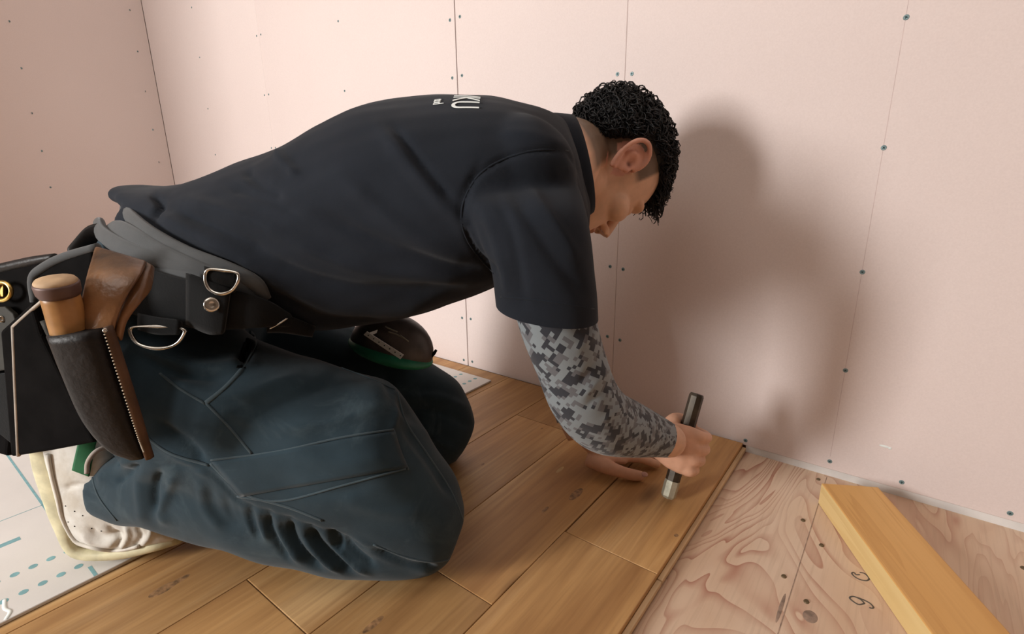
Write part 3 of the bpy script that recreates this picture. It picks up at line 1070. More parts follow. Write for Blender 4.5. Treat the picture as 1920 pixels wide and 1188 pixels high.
V, F = rings([sect(c, Ls * w, EZ * h, 18, 2.4) for c, w, h in [
    (lw + EZ * 0.0, 0.022, 0.017), (lp(0.020, 0.006, lw[2] * 0.72), 0.028, 0.017), (lp(0.05, 0.012, 0.030), 0.038, 0.015), (lp(0.082, 0.016, 0.024), 0.040, 0.012)]])
body.append((V, F))
for s, ln, r in ((-0.012, 0.066, 0.0088), (0.008, 0.074, 0.0090), (0.028, 0.068, 0.0085), (0.046, 0.053, 0.0075)):
    body.append(tube([lp(0.06, s, 0.026), lp(0.082, s, 0.028), lp(0.082 + ln * 0.45, s * 1.08, 0.024), lp(0.082 + ln * 0.78, s * 1.1, 0.014), lp(0.082 + ln, s * 1.1, 0.0088)],
                     [r, r * 1.08, r, r * 0.95, r * 0.8], 12, 4))
THUMB = [lp(0.012, -0.012, 0.030), lp(0.040, -0.034, 0.026), lp(0.066, -0.044, 0.019), lp(0.090, -0.047, 0.0125), lp(0.104, -0.046, 0.0098)]
body.append(tube(THUMB, [0.014, 0.0135, 0.0108, 0.0102, 0.0085], 14, 4))

me = remesh(body, 0.0024, 5, 0.5)
me.name = 'person'
V, N = get_vn(me)
# nostrils, mouth line and ear hollow pressed in
loc = (V - HO) @ HM / HS
for c, r, dep in (((0.106, -0.0075, -0.0415), 0.0042, 0.006), ((0.106, 0.0075, -0.0415), 0.0042, 0.006)):
    d = np.linalg.norm(loc - np.array(c), axis=1)
    loc[:, 2] += dep * np.exp(-(d / r) ** 2)
ml = np.where((np.abs(loc[:, 2] + 0.0655) < 0.012) & (loc[:, 0] > 0.06) & (np.abs(loc[:, 1]) < 0.03))[0]
for sg in (-1, 1):
    dd = np.linalg.norm((loc - np.array([-0.004, sg * 0.084, 0.0])) * np.array([1.2, 0.6, 0.8]), axis=1)
    loc[:, 1] -= sg * 0.007 * np.exp(-(dd / 0.0075) ** 2)
loc[ml, 0] -= 0.005 * np.exp(-((loc[ml, 2] + 0.0655) / 0.0028) ** 2) * (1 - (loc[ml, 1] / 0.03) ** 2)
V = loc * HS @ HM.T + HO
V[:, 2] = np.maximum(V[:, 2], np.where(V[:, 0] > -0.9, 0.0006, 0.0006))
set_v(me, V)
person = link('person', me, MT['skin'])
tag(person, 'man in a black polo shirt and navy work trousers kneeling on the oak planks', 'person')
# skin colour: cropped sides of the head, red ear, lips, knuckles
base = np.array([0.71, 0.435, 0.290])
colr = np.tile(base, (len(V), 1))
loc = (V - HO) @ HM / HS
x, y, z = loc[:, 0], np.abs(loc[:, 1]), loc[:, 2]
inhead = (np.linalg.norm(loc - np.array([0, 0, 0.0]), axis=1) < 0.17)


def sm(a, lo, hi): return np.clip((a - lo) / (hi - lo), 0, 1)


nb = np.abs(loc[:, 1])
stub = np.maximum(sm(z, 0.010, 0.022) * sm(0.038 - x, 0, 0.005), sm(-x, 0.012, 0.024) * sm(z, -0.085, -0.070)) * inhead
isear = inhead & (y > 0.060) & (((y > 0.0785) & (np.abs(x + 0.010) < 0.030) & (np.abs(z) < 0.042)) | (np.hypot((x + 0.010) / 0.026, (z - 0.003) / 0.036) < 1.0))
stub = np.where(isear, 0, stub)
colr = colr * (1 - 0.80 * stub[:, None]) + np.array([0.070, 0.060, 0.043]) * 0.80 * stub[:, None]
red = (isear * 0.6)[:, None]
colr = colr * (1 - red) + np.array([0.66, 0.28, 0.22]) * red
lip = (inhead & (x > 0.075) & (y < 0.026) & (z < -0.053) & (z > -0.080)).astype(float)[:, None] * 0.6
colr = colr * (1 - lip) + np.array([0.45, 0.17, 0.13]) * lip
hole = sum(np.exp(-(np.linalg.norm(loc - np.array(c), axis=1) / r) ** 2) for c, r in (((0.106, -0.0075, -0.038), 0.004), ((0.106, 0.0075, -0.038), 0.004), ((0.0, -0.079, -0.002), 0.004)))[:, None]
hole = np.clip(hole, 0, 1) * 0.9
colr = colr * (1 - hole) + np.array([0.10, 0.02, 0.012]) * hole
hand = np.exp(-np.minimum(np.linalg.norm(V - GC, axis=1), np.linalg.norm(V - THUMB[2], axis=1)) ** 2 / 0.09 ** 2)[:, None] * 0.5
colr = colr * (1 - hand) + np.array([0.60, 0.30, 0.20]) * hand
at = me.color_attributes.new('skin_tint', 'FLOAT_COLOR', 'POINT')
at.data.foreach_set('color', np.c_[colr, np.ones(len(V))].astype(np.float32).ravel())

# nails
V, F = ball((0, 0, 0), (0.0065, 0.0048, 0.0016), 8)
t = THUMB[-1] - THUMB[-2]; t /= np.linalg.norm(t)
up = EZ * 0.75 - E2 * 0.65; up -= t * (up @ t); up /= np.linalg.norm(up)
Mn = np.stack([t, np.cross(up, t), up], axis=1)
mk('thumb_nail', V @ Mn.T + THUMB[-1] * 0.93 + THUMB[-2] * 0.07 + t * 0.001 + up * 0.0085, F, MT['nailskin'], person)

# --- eyebrows
for s in (-1, 1):
    V, F = htube([(0.094, s * 0.014, 0.031), (0.092, s * 0.030, 0.037), (0.076, s * 0.048, 0.033)], [0.003, 0.0035, 0.002], 8, 4, 0.6)
    mk('eyebrow', V, F, MT['hair'], person)

# --- hair: curly mop on top over cropped sides
hparts = []
gx = -EZ @ HM                                                  # gravity in the head's frame
cen = np.array([-0.008, 0, 0.046]); rad = np.array([0.097, 0.076, 0.082])


def hairline(x, y):
    side = np.interp(x, [-0.12, -0.10, -0.077, -0.055, -0.042, -0.03, -0.018, 0.03, 0.06, 0.10], [-0.052, -0.048, -0.038, -0.018, 0.012, 0.038, 0.058, 0.066, 0.070, 0.076])
    return side


from mathutils import noise as mnoise
capv, capf = ball(cen, rad * 1.05 + 0.006, 40)
zz = hairline(capv[:, 0], capv[:, 1])
for i, v in enumerate(capv):
    dn = (v - cen) / np.linalg.norm(v - cen)
    a = mnoise.noise(Vector(v * 60)) * 0.005 + mnoise.noise(Vector(v * 140)) * 0.003
    k = np.clip((v[2] - zz[i] + 0.004) / 0.016, 0, 1)
    capv[i] = cen + (v - cen) * (0.82 + 0.18 * k) + dn * a * k
hparts.append((hd(capv), capf))
cnt = 0
while cnt < 2600:
    d = RNG.normal(size=3); d /= np.linalg.norm(d)
    p = cen + d * rad * 1.03
    if p[2] < hairline(p[0], p[1]) + 0.002: continue
    cnt += 1
    front = np.clip((p[0] - 0.035) / 0.05, 0, 1)
    L = 0.030 + 0.022 * RNG.random()
    seg = 14
    fl = gx + np.array([0.2, 0, 0.0]) + RNG.normal(size=3) * 0.9
    tn = fl - d * (fl @ d); tn /= np.linalg.norm(tn)
    w = np.cross(d, tn)
    ph = RNG.random() * 6.28; turns = 1.2 + 1.6 * RNG.random(); cr = 0.0028 + 0.0034 * RNG.random()
    hmax = 0.005 + 0.013 * RNG.random() ** 1.5
    pts = []
    for j in range(seg + 1):
        t = j / seg
        q = p + tn * L * t
        e = (q - cen) / rad
        q = cen + (e / np.linalg.norm(e)) * rad * 1.03           # hug the skull
        out = (q - cen); out /= np.linalg.norm(out)
        q = q + out * hmax * math.sin(min(1.0, t * 1.6) * 1.57)
        if front > 0:                                            # fringe hangs free of the brow
            free = p + d * 0.010 * min(1, t * 2) + (np.array([0.95, gx[1] * 0.4, 0.02]) + d * 0.2) * (L * 0.80) * t
            q = q * (1 - front) + free * front
        if q[2] < hairline(q[0], q[1]) - 0.001 + 0.004 * RNG.random() and front < 0.3: break
        q = q + (out * math.cos(ph + t * turns * 6.28) + w * math.sin(ph + t * turns * 6.28)) * cr * min(1, t * 3)
        pts.append(q)
    r = 0.0012 + 0.0013 * RNG.random()
    if len(pts) < 4: continue
    V, F = tube(pts, r * np.linspace(1, 0.4, len(pts)), 4, 1)
    hparts.append((hd(V), F))
hair = mk('hair', *merge(hparts), MT['hair'], person)
hair['label'] = 'black curly hair above cropped sides'

# ------------------------------------------------------------------ polo shirt
sl = np.array([W(q[0], q[1], q[2]) for q in [(945, 325, 0.660), (978, 372, 0.590), (1003, 440, 0.572), (1017, 510, 0.568), (1026, 580, 0.568), (1031, 618, 0.568)]])
slr = [0.086, 0.070, 0.0625, 0.0590, 0.0578, 0.0575]
HEMN = W(1118, 593, 0.568) - W(936, 571, 0.568)
RS = []
Q = catmull(np.c_[sl, slr], 4)
for i, q in enumerate(Q):
    k = i / (len(Q) - 1)
    a1 = HEMN / np.linalg.norm(HEMN)
    a1 = a1 * (0.25 + 0.75 * k) + E1 * (0.75 * (1 - k)); a1 /= np.linalg.norm(a1)
    RS.append(sect(q[:3], a1 * q[3], (E2 * 0.95 + EZ * 0.12) * q[3] * 0.95, 28, 2.1))
sleeveR = rings(RS)
ls = np.array([W(q[0], q[1], q[2]) for q in [(960, 330, 0.86), (982, 400, 0.915), (1000, 470, 0.925), (1012, 530, 0.925)]])
sleeveL = tube(ls, [0.085, 0.070, 0.062, 0.058], 20, 4)
shoulder = [ball(W(972, 318, 0.640), (0.068, 0.068, 0.062), 14), ball(W(990, 318, 0.875), (0.078, 0.078, 0.064), 14)]
tail = profile([(216, 354, 218, 374, 0.765, 0.018), (224, 347, 232, 382, 0.765, 0.028), (250, 346, 258, 386, 0.765, 0.045), (290, 350, 305, 405, 0.765, 0.075),
                (370, 345, 420, 480, 0.76, 0.115)], 4, 24, 2.4)
me = remesh([profile(TR, 4, 32, 2.25), sleeveR, sleeveL, tail] + shoulder, 0.0042, 14, 0.5)
folds = [
    # drag lines from the shoulder blade to the armpit
    ([(710, 235), (760, 300), (820, 370), (880, 430), (925, 500)], 14, 0.0054), ([(735, 235), (790, 305), (850, 380)], 9, -0.0041),
    ([(640, 330), (720, 400), (800, 455), (900, 500)], 16, 0.0049), ([(600, 400), (700, 450), (820, 490), (920, 510)], 13, -0.0061),
    ([(520, 440), (640, 490), (760, 515), (900, 520)], 14, 0.0061), ([(480, 470), (600, 525), (740, 545), (860, 540)], 12, -0.0068),
    ([(470, 500), (600, 565), (740, 580), (830, 560)], 14, 0.0061), ([(500, 545), (600, 595), (720, 600)], 9, -0.0054),
    # gathered cloth over the belt
    ([(290, 400), (350, 430), (430, 470), (500, 510)], 14, 0.0081), ([(330, 395), (410, 430), (500, 470)], 12, -0.0068),
    ([(350, 375), (440, 400), (540, 440)], 14, 0.0061), ([(420, 345), (480, 365), (560, 400)], 10, -0.0047),
    ([(520, 275), (530, 300), (560, 330)], 9, 0.0061), ([(455, 310), (480, 340), (530, 370)], 9, -0.0061), ([(285, 360), (300, 385), (290, 410)], 8, -0.0081),
    # sleeve
    ([(900, 390), (925, 440), (945, 510), (950, 560)], 9, 0.0035), ([(930, 370), (960, 440), (975, 520), (980, 575)], 10, -0.0028),
    ([(960, 360), (1010, 440), (1060, 510), (1100, 560)], 13, -0.0032), ([(990, 350), (1040, 420), (1085, 490)], 11, 0.0030),
    ([(870, 420), (895, 470), (930, 510)], 7, -0.0055), ([(905, 300), (870, 360), (864, 420)], 7, -0.0020),
    ([(1060, 285), (1000, 283), (940, 300), (890, 335), (866, 390)], 5, -0.0030), ([(1060, 285), (1085, 320), (1098, 370)], 5, -0.0024),
    ([(940, 250), (1000, 255), (1060, 275)], 10, 0.0020),
]
sculpt(me, folds)
lump(me, 16, 0.0030, 3.1)
hemc = W(1027, 582, 0.568)
hn = np.cross(HEMN, E2 + EZ * 0.10); hn /= np.linalg.norm(hn)
if hn[2] > 0: hn = -hn
bm = bmesh.new(); bm.from_mesh(me)
fs = [f for f in bm.faces if np.linalg.norm(np.array(f.calc_center_median()) - hemc) < 0.095 and (f.calc_center_median() - Vector(CAM)).dot(Vector(E2)) < 0.66]
es = set(); vs = set()
for f in fs:
    es.update(f.edges); vs.update(f.verts)
bmesh.ops.bisect_plane(bm, geom=fs + list(es) + list(vs), plane_co=Vector(hemc), plane_no=Vector(hn), clear_outer=True)
bm.to_mesh(me); bm.free()
me.name = 'polo_shirt'
shirt = link('polo_shirt', me, MT['shirt'], person)
shirt['label'] = 'black short-sleeved polo shirt'
sb = bvh_of(shirt)
for L in ([(1066, 283), (1010, 281), (950, 296), (900, 325), (870, 375), (866, 420), (885, 465), (925, 512)], [(938, 556), (1000, 562), (1060, 570), (1114, 579)]):
    s = strip(sb, L, 0.0024, 0.0, 5, 0.0014)
    if s: mk('sleeve_seam', *s, MT['shirt'], shirt)
# collar: a band standing round the neck
cc = catmull([neck_base * 0.62 + nk0 * 0.38, neck_base * 0.50 + nk0 * 0.50], 1)
axn = (nk0 - neck_base); axn /= np.linalg.norm(axn)
ctr = W(1073, 300, 0.765)
c1 = W(1058, 215, 0.785) - W(1096, 400, 0.785); c1l = np.linalg.norm(c1) / 2; c1 /= np.linalg.norm(c1)
ctr = (W(1064, 213, 0.785) + W(1100, 405, 0.785)) / 2
RC = []
side = E2
dirn = np.cross(side, c1); dirn = dirn if dirn @ E1 > 0 else -dirn
for off, gr, ex in ((-0.050, 1.10, 0.0), (-0.034, 1.17, 0.0), (-0.015, 1.10, 0.0), (0.000, 1.03, 0.0), (0.007, 0.99, 0.0), (0.008, 0.94, 0), (0.0, 0.92, 0), (-0.03, 0.92, 0)):
    RC.append(sect(ctr + dirn * off, c1 * c1l * gr, side * 0.084 * gr, 40, 2.1))
V, F = rings(RC, False)
mk('collar', V, F, MT['shirt'], shirt)


def print_text(s, size, origin_px, ux_px, parent, name, bold):
    """lettering wrapped on the cloth: origin pixel, then the pixel a letter height toward the neck"""
    tm = text_mesh(s, 1.0, 0.0, bold)
    bm = bmesh.new(); bm.from_mesh(tm)
    bmesh.ops.triangulate(bm, faces=bm.faces[:])
    for _ in range(3):
        es = [e for e in bm.edges if e.calc_length() > 0.12]
        if es: bmesh.ops.subdivide_edges(bm, edges=es, cuts=1)
        bmesh.ops.triangulate(bm, faces=bm.faces[:])
    w = max(v.co.x for v in bm.verts)
    h0 = hit(sb, *origin_px)
    P0, n0 = h0
    upd = E1 * 0.985 + EZ * 0.02
    for v in bm.verts:
        k = (w - v.co.x) * size * 0.60                 # metres from the near end of the word, away over the spine
        q = P0 + upd * (v.co.y * size) + E2 * k + EZ * 0.15
        h, n, _, _ = sb.ray_cast(Vector(q), Vector((0, 0, -1)))
        v.co = (h + n * 0.0009) if h is not None else Vector(q)
    bmesh.ops.recalc_face_normals(bm, faces=bm.faces[:])
    geo = bmesh.ops.extrude_face_region(bm, geom=bm.faces[:])
    for v in [g for g in geo['geom'] if isinstance(g, bmesh.types.BMVert)]: v.co.z += 0.0004
    return from_bm(name, bm, MT['white'], parent)


print_text('IKU', 0.046, (846, 205), None, shirt, 'back_print', 0.0)
print_text('ood', 0.018, (812, 198), None, shirt, 'back_print', 0.0)

# ------------------------------------------------------------------ arm sleeves (camouflage)
def camo_sleeve(cp, cr):
    Q = catmull(np.c_[cp, cr], 8)
    P, r = Q[:, :3], Q[:, 3]
    T, Nf, Bf = frames(P)
    n = 40
    ac = np.r_[0, np.cumsum(np.linalg.norm(np.diff(P, axis=0), axis=1))]
    R = [sect(P[i], Nf[i] * r[i], Bf[i] * r[i], n, 2.0) for i in range(len(P))]
    R.append(sect(P[-1] - T[-1] * 0.002, Nf[-1] * r[-1] * 0.86, Bf[-1] * r[-1] * 0.86, n, 2.0))
    V, F = rings(R, False)
    o = mk('arm_sleeve', V, F, MT['camo'], person)
    o['label'] = 'grey digital camouflage arm sleeve'
    uv = o.data.uv_layers.new(name='UVMap')
    acc = np.r_[ac, ac[-1]]
    for pl in o.data.polygons:
        ks = [(o.data.loops[li].vertex_index) for li in pl.loop_indices]
        js = [k % n for k in ks]
        wrap = max(js) - min(js) > n // 2
        for li, k, j in zip(pl.loop_indices, ks, js):
            jj = j + n if (wrap and j < n // 2) else j
            uv.data[li].uv = (acc[k // n], jj / n * 2 * math.pi * 0.043)
    return o


camo_sleeve(lap[1:6], lar[1:6] * 1.10 + 0.001)
asl = camo_sleeve(rap[2:], rar[2:])
s_ = asl.modifiers.new('sub', 'SUBSURF'); s_.levels = 1; s_.render_levels = 1
dg = bpy.context.evaluated_depsgraph_get()
nm = bpy.data.meshes.new_from_object(asl.evaluated_get(dg)); asl.modifiers.clear(); asl.data = nm
V, N = get_vn(nm)
px = project(V)
# wrinkles where the elbow bends and along the forearm
fo = [([(1135, 655), (1110, 690), (1085, 720)], 6, -0.0022), ([(1150, 680), (1120, 715), (1090, 745)], 6, 0.0022), ([(1165, 705), (1130, 735), (1095, 765)], 6, -0.0020),
      ([(1190, 730), (1160, 765), (1130, 790)], 6, 0.0018), ([(1215, 760), (1195, 790), (1185, 830)], 6, -0.0018), ([(1235, 780), (1222, 810), (1215, 845)], 5, 0.0016),
      ([(1250, 795), (1240, 825), (1236, 850)], 4, -0.0014), ([(1120, 620), (1100, 640), (1080, 655)], 6, 0.0018), ([(1080, 800), (1120, 825), (1180, 840)], 6, -0.0016),
      ([(1125, 600), (1105, 615), (1070, 625)], 5, -0.0015)]
sculpt(nm, fo)
nm.polygons.foreach_set('use_smooth', [True] * len(nm.polygons))

# ------------------------------------------------------------------ work trousers
thigh = [(345, 570, 235, 765, 0.690, 0.108), (440, 636, 300, 856, 0.655, 0.104), (565, 682, 430, 922, 0.632, 0.098), (660, 712, 545, 952, 0.618, 0.094),
         (736, 736, 655, 992, 0.610, 0.088), (800, 838, 738, 1030, 0.606, 0.078), (850, 910, 802, 1046, 0.605, 0.066), (872, 965, 842, 1034, 0.605, 0.042)]
shank = [(838, 975, 846, 1040, 0.605, 0.036), (780, 945, 800, 1048, 0.605, 0.064), (650, 890, 675, 1056, 0.608, 0.074), (510, 835, 530, 1028, 0.615, 0.076), (390, 800, 410, 996, 0.622, 0.073),
         (300, 800, 312, 970, 0.630, 0.066), (235, 842, 252, 965, 0.636, 0.050), (182, 866, 205, 950, 0.640, 0.044)]
pelvis = [(262, 405, 470, 590, 0.76, 0.140), (245, 445, 475, 680, 0.76, 0.158), (245, 520, 460, 750, 0.76, 0.160), (265, 610, 420, 790, 0.76, 0.140), (290, 700, 380, 790, 0.76, 0.10)]
fthigh = [(420, 560, 330, 780, 0.840, 0.105), (560, 592, 480, 830, 0.865, 0.098), (675, 622, 610, 850, 0.880, 0.088), (780, 672, 725, 860, 0.888, 0.080),
          (848, 712, 790, 868, 0.890, 0.070), (880, 755, 835, 866, 0.890, 0.055), (890, 795, 862, 850, 0.890, 0.035)]
fshank = [(858, 800, 860, 858, 0.890, 0.040), (780, 780, 790, 866, 0.892, 0.060), (640, 760, 650, 868, 0.895, 0.060), (500, 760, 510, 866, 0.90, 0.058), (370, 790, 380, 876, 0.90, 0.05)]
me = remesh([profile(thigh, 4, 32, 2.3), profile(shank, 4, 28, 2.2), profile(pelvis, 4, 30, 2.3), profile(fthigh, 4, 28), profile(fshank, 3, 24)], 0.0036, 22, 0.5)
folds = [
    # bunched calf cloth under the thigh
    ([(503, 959), (508, 994), (523, 1024), (543, 1049)], 6, -0.0058), ([(519, 965), (526, 999), (543, 1029), (565, 1054)], 6, 0.0040), ([(543, 974), (551, 1009), (575, 1044), (603, 1067)], 7, -0.0081),
    ([(563, 981), (578, 1014), (608, 1049), (638, 1071)], 6, 0.0049), ([(583, 987), (599, 1019), (633, 1054), (663, 1075)], 7, -0.0077), ([(605, 994), (625, 1021), (658, 1054), (693, 1075)], 6, 0.0045),
    ([(618, 994), (635, 1011), (637, 1025), (623, 1017)], 5, -0.0054), ([(643, 1009), (668, 1034), (703, 1059)], 6, -0.0054), ([(483, 954), (489, 984), (501, 1014)], 5, 0.0032),
    ([(468, 949), (473, 979), (485, 1009)], 5, -0.0036), ([(451, 947), (458, 974), (473, 1004)], 5, 0.0013), ([(663, 1009), (723, 1044), (793, 1065)], 7, 0.0032),
    ([(703, 1031), (763, 1057), (823, 1065)], 6, -0.0063), ([(393, 909), (403, 954), (443, 994)], 9, -0.0021), ([(375, 899), (383, 949), (415, 994)], 8, 0.0019), ([(423, 934), (431, 964), (449, 989)], 6, -0.0015),
    # the crease between thigh and calf
    ([(290, 868), (389, 880), (444, 938), (503, 960), (594, 988), (684, 1024), (775, 1058)], 4, -0.0022),
    # folds of the ankle
    ([(300, 880), (290, 920), (292, 960)], 8, -0.0060), ([(330, 885), (312, 930), (300, 962), (320, 985)], 10, 0.0045), ([(265, 880), (262, 930), (270, 980)], 12, 0.0040),
    ([(215, 905), (235, 890), (262, 872)], 8, -0.0070), ([(185, 905), (205, 880), (245, 862)], 9, 0.0050),
    # hip and thigh drapery
    ([(250, 640), (320, 675), (400, 690), (470, 680)], 12, 0.0050), ([(260, 665), (330, 700), (420, 710)], 10, -0.0050), ([(300, 700), (380, 735), (450, 740), (560, 700)], 11, 0.0035),
    ([(400, 740), (480, 760), (560, 745), (640, 700)], 12, -0.0030), ([(420, 770), (520, 800), (620, 790), (720, 760)], 12, 0.0030), ([(280, 820), (340, 855), (400, 890)], 10, 0.0045),
    ([(290, 790), (350, 830), (385, 868)], 8, -0.0050), ([(470, 640), (460, 665), (455, 682)], 7, -0.0090), ([(700, 850), (740, 870), (770, 880)], 9, 0.0030),
    ([(560, 850), (640, 870), (720, 850)], 14, 0.0030), ([(740, 720), (745, 770), (735, 810)], 8, 0.0040), ([(756, 790), (800, 860), (850, 930)], 9, -0.0045),
    ([(500, 900), (600, 925), (700, 905)], 12, -0.0025), ([(640, 930), (720, 960), (800, 960)], 14, 0.0025),
    # far leg
    ([(760, 745), (820, 745), (880, 765)], 9, 0.0045), ([(770, 770), (830, 775), (885, 800)], 9, -0.0045), ([(720, 690), (740, 740), (790, 800)], 10, -0.0040),
    ([(790, 800), (830, 830), (860, 850)], 8, 0.0030),
]
sculpt(me, folds)
lump(me, 18, 0.0035, 8.7)
V, N = get_vn(me)
flo = np.where(V[:, 0] < -0.815, 0.0062, 0.0008)
V[:, 2] = np.maximum(V[:, 2], flo)
set_v(me, V)
me.name = 'work_trousers'
pants = link('work_trousers', me, MT['pants'], person)
pants['label'] = 'faded dark navy work trousers'
pb = bvh_of(pants)
for L, w in (([(386, 755), (420, 728), (455, 690), (475, 655), (478, 632), (468, 622)], 0.0055), ([(386, 755), (430, 800), (472, 850)], 0.0030),
             ([(300, 700), (340, 730), (386, 757)], 0.0030), ([(396, 862), (520, 846), (640, 820), (738, 805)], 0.0026), ([(445, 930), (530, 938), (640, 910), (760, 878)], 0.0026),
             ([(395, 868), (440, 912), (470, 930), (540, 950), (605, 975)], 0.0036), ([(270, 815), (320, 850), (392, 872)], 0.0030), ([(738, 806), (750, 845), (765, 880)], 0.0026),
             ([(745, 735), (760, 790), (800, 850), (845, 920), (872, 985)], 0.0030), ([(740, 730), (690, 708), (640, 690)], 0.0026), ([(700, 1020), (770, 1046), (830, 1052), (860, 1030)], 0.0028),
             ([(170, 880), (185, 930), (220, 975)], 0.0026)):
    s = strip(pb, L, w, 0.0004, 5, 0.0022)
    if s: mk('trouser_seam', *s, MT['seam'], pants)
s = strip(pb, [(452, 690), (455, 668), (462, 648), (470, 636)], 0.011, 0.0003, 4, 0.0012)  # black strip laid on as the shade inside the pocket mouth
if s: mk('pocket_mouth_shade', *s, MT['black'], pants)
s = patch(pb, [(398, 866), (738, 808), (762, 876), (452, 930)], 0.0, 0.0016, 30, 10)
mk('thigh_pocket_flap', *s, MT['pants'], pants)


# ------------------------------------------------------------------ work shoe (near foot, toes bent on the board)
FT0 = [(345, 1000, 340, 985, 0.645, 0.018), (310, 1003, 312, 950, 0.645, 0.032), (245, 1012, 255, 915, 0.645, 0.038), (175, 1005, 245, 895, 0.645, 0.040),
      (142, 955, 240, 868, 0.645, 0.040), (118, 895, 228, 838, 0.645, 0.038), (100, 845, 210, 810, 0.645, 0.035), (94, 800, 190, 775, 0.645, 0.032), (112, 775, 165, 762, 0.645, 0.026)]
FT = FT0
me = remesh([profile([(*q[:5], q[5] + 0.0025) for q in FT], 5, 28, 2.8)], 0.0030, 5, 0.5)
sculpt(me, [([(165, 990), (190, 1005), (230, 1000)], 6, -0.004), ([(200, 985), (225, 1010), (215, 1025)], 5, -0.004), ([(235, 985), (240, 1005), (225, 1030)], 5, 0.003),
            ([(120, 915), (150, 908), (175, 915)], 5, -0.003), ([(150, 1000), (180, 1020), (220, 1020)], 6, 0.003), ([(255, 985), (265, 1005), (250, 1025)], 5, -0.003),
            ([(285, 985), (280, 1005), (265, 1022)], 5, 0.003)])
V, N = get_vn(me); V[:, 2] = np.maximum(V[:, 2], 0.0062); set_v(me, V)
me.name = 'work_shoe'
shoe = link('work_shoe', me, MT['canvas'], person)
shoe['label'] = 'worn white work shoe with green side stripe'
shb = bvh_of(shoe)
# sole: outer shell under the foot
SO = []
for tx, ty, bx, by, b, d in FT:
    L = math.hypot(bx - tx, by - ty)
    ux, uy = (bx - tx) / L, (by - ty) / L
    th = 34 if ty < 970 else 12
    SO.append((tx - ux * 9, ty - uy * 8, tx + ux * th, ty + uy * th, b, d + 0.0004))
V, F = profile(SO, 5, 24, 4.0)
V[:, 2] = np.maximum(V[:, 2], 0.0060)
mk('sole', V, F, MT['rubber'], shoe)
wl = [(84, 848), (90, 890), (104, 940), (115, 985), (128, 1012), (160, 1026), (215, 1036), (270, 1030)]
s = strip(shb, [(92, 850), (99, 890), (112, 940), (121, 985), (134, 1008), (165, 1022), (215, 1030), (262, 1022)], 0.0060, 0.0016, 5, 0.005)
if s: mk('welt', *s, MT['rubw'], shoe)
s = patch(shb, [(150, 815), (182, 818), (168, 892), (137, 880)], 0.0006, 0.0016, 10, 12)
mk('side_stripe', *s, MT['green'], shoe)
s = strip(shb, [(205, 835), (180, 845), (166, 865), (165, 885)], 0.0060, 0.0025, 4, 0.006)
if s: mk('shoe_collar', *s, MT['lining'], shoe)
for q in ((123, 948), (140, 958), (155, 966), (128, 978), (140, 986), (172, 990), (190, 995)):
    h = hit(shb, *q)
    if h:
        V, F = ball(h[0], 0.0009, 6); mk('lace_hole', V, F, MT['black'], shoe)

# ------------------------------------------------------------------ striking bar in the fist
a = (np.arange(8) + 0.5) * math.pi / 4
T = G; X = np.cross(T, E2); X /= np.linalg.norm(X); Y = np.cross(T, X)


def octo(s, r): return np.array([BAR0 + T * s + (X * math.cos(t) + Y * math.sin(t)) * r for t in a])


bar = mk('octagonal_bar', *rings([octo(s, r) for s, r in ((0.030, RB), (BARL - 0.004, RB), (BARL, RB * 0.86))]), MT['iron'], None, False)
tag(bar, 'dark octagonal iron bar with a pale end gripped in the fist', 'tool')
mk('bar_end', *rings([octo(s, r) for s, r in ((0.0, RB * 0.82), (0.004, RB * 1.02), (0.026, RB * 1.06), (0.030, RB))]), MT['ironend'], bar, False)['label'] = 'pale bare-metal striking end'


# ------------------------------------------------------------------ tool belt
def band(top, bot, b, thick, k=5, nv=8):
    A = catmull([[*t, *q, bb] for t, q, bb in zip(top, bot, b)], k)
    P = np.zeros((len(A), nv, 3))
    for i, r in enumerate(A):
        for j in range(nv):
            v = j / (nv - 1)
            P[i, j] = W(r[0] * (1 - v) + r[2] * v, r[1] * (1 - v) + r[3] * v, r[4] - 0.004 * math.sin(math.pi * v))
    dU = np.gradient(P, axis=0); dV = np.gradient(P, axis=1)
    N = np.cross(dU, dV); N /= np.linalg.norm(N, axis=2)[:, :, None] + 1e-12
    if (N.reshape(-1, 3) @ E2).mean() > 0: N = -N
    nu = len(A)
    Vv = np.concatenate([(P + N * thick / 2).reshape(-1, 3), (P - N * thick / 2).reshape(-1, 3)])
    Ff = []; o = nu * nv
    ix = lambda i, j: i * nv + j
    for i in range(nu - 1):
        for j in range(nv - 1):
            Ff.append((ix(i, j), ix(i + 1, j), ix(i + 1, j + 1), ix(i, j + 1)))
            Ff.append((o + ix(i, j), o + ix(i, j + 1), o + ix(i + 1, j + 1), o + ix(i + 1, j)))
        Ff.append((ix(i, 0), o + ix(i, 0), o + ix(i + 1, 0), ix(i + 1, 0)))
        Ff.append((ix(i, nv - 1), ix(i + 1, nv - 1), o + ix(i + 1, nv - 1), o + ix(i, nv - 1)))
    for j in range(nv - 1):
        Ff.append((ix(0, j), ix(0, j + 1), o + ix(0, j + 1), o + ix(0, j)))
        Ff.append((ix(nu - 1, j), o + ix(nu - 1, j), o + ix(nu - 1, j + 1), ix(nu - 1, j + 1)))
    return Vv, Ff


def soften(o, lv=1):
    m_ = o.modifiers.new('sub', 'SUBSURF'); m_.levels = lv; m_.render_levels = lv
    dg_ = bpy.context.evaluated_depsgraph_get()
    nm_ = bpy.data.meshes.new_from_object(o.evaluated_get(dg_)); o.modifiers.clear(); o.data = nm_
    return o


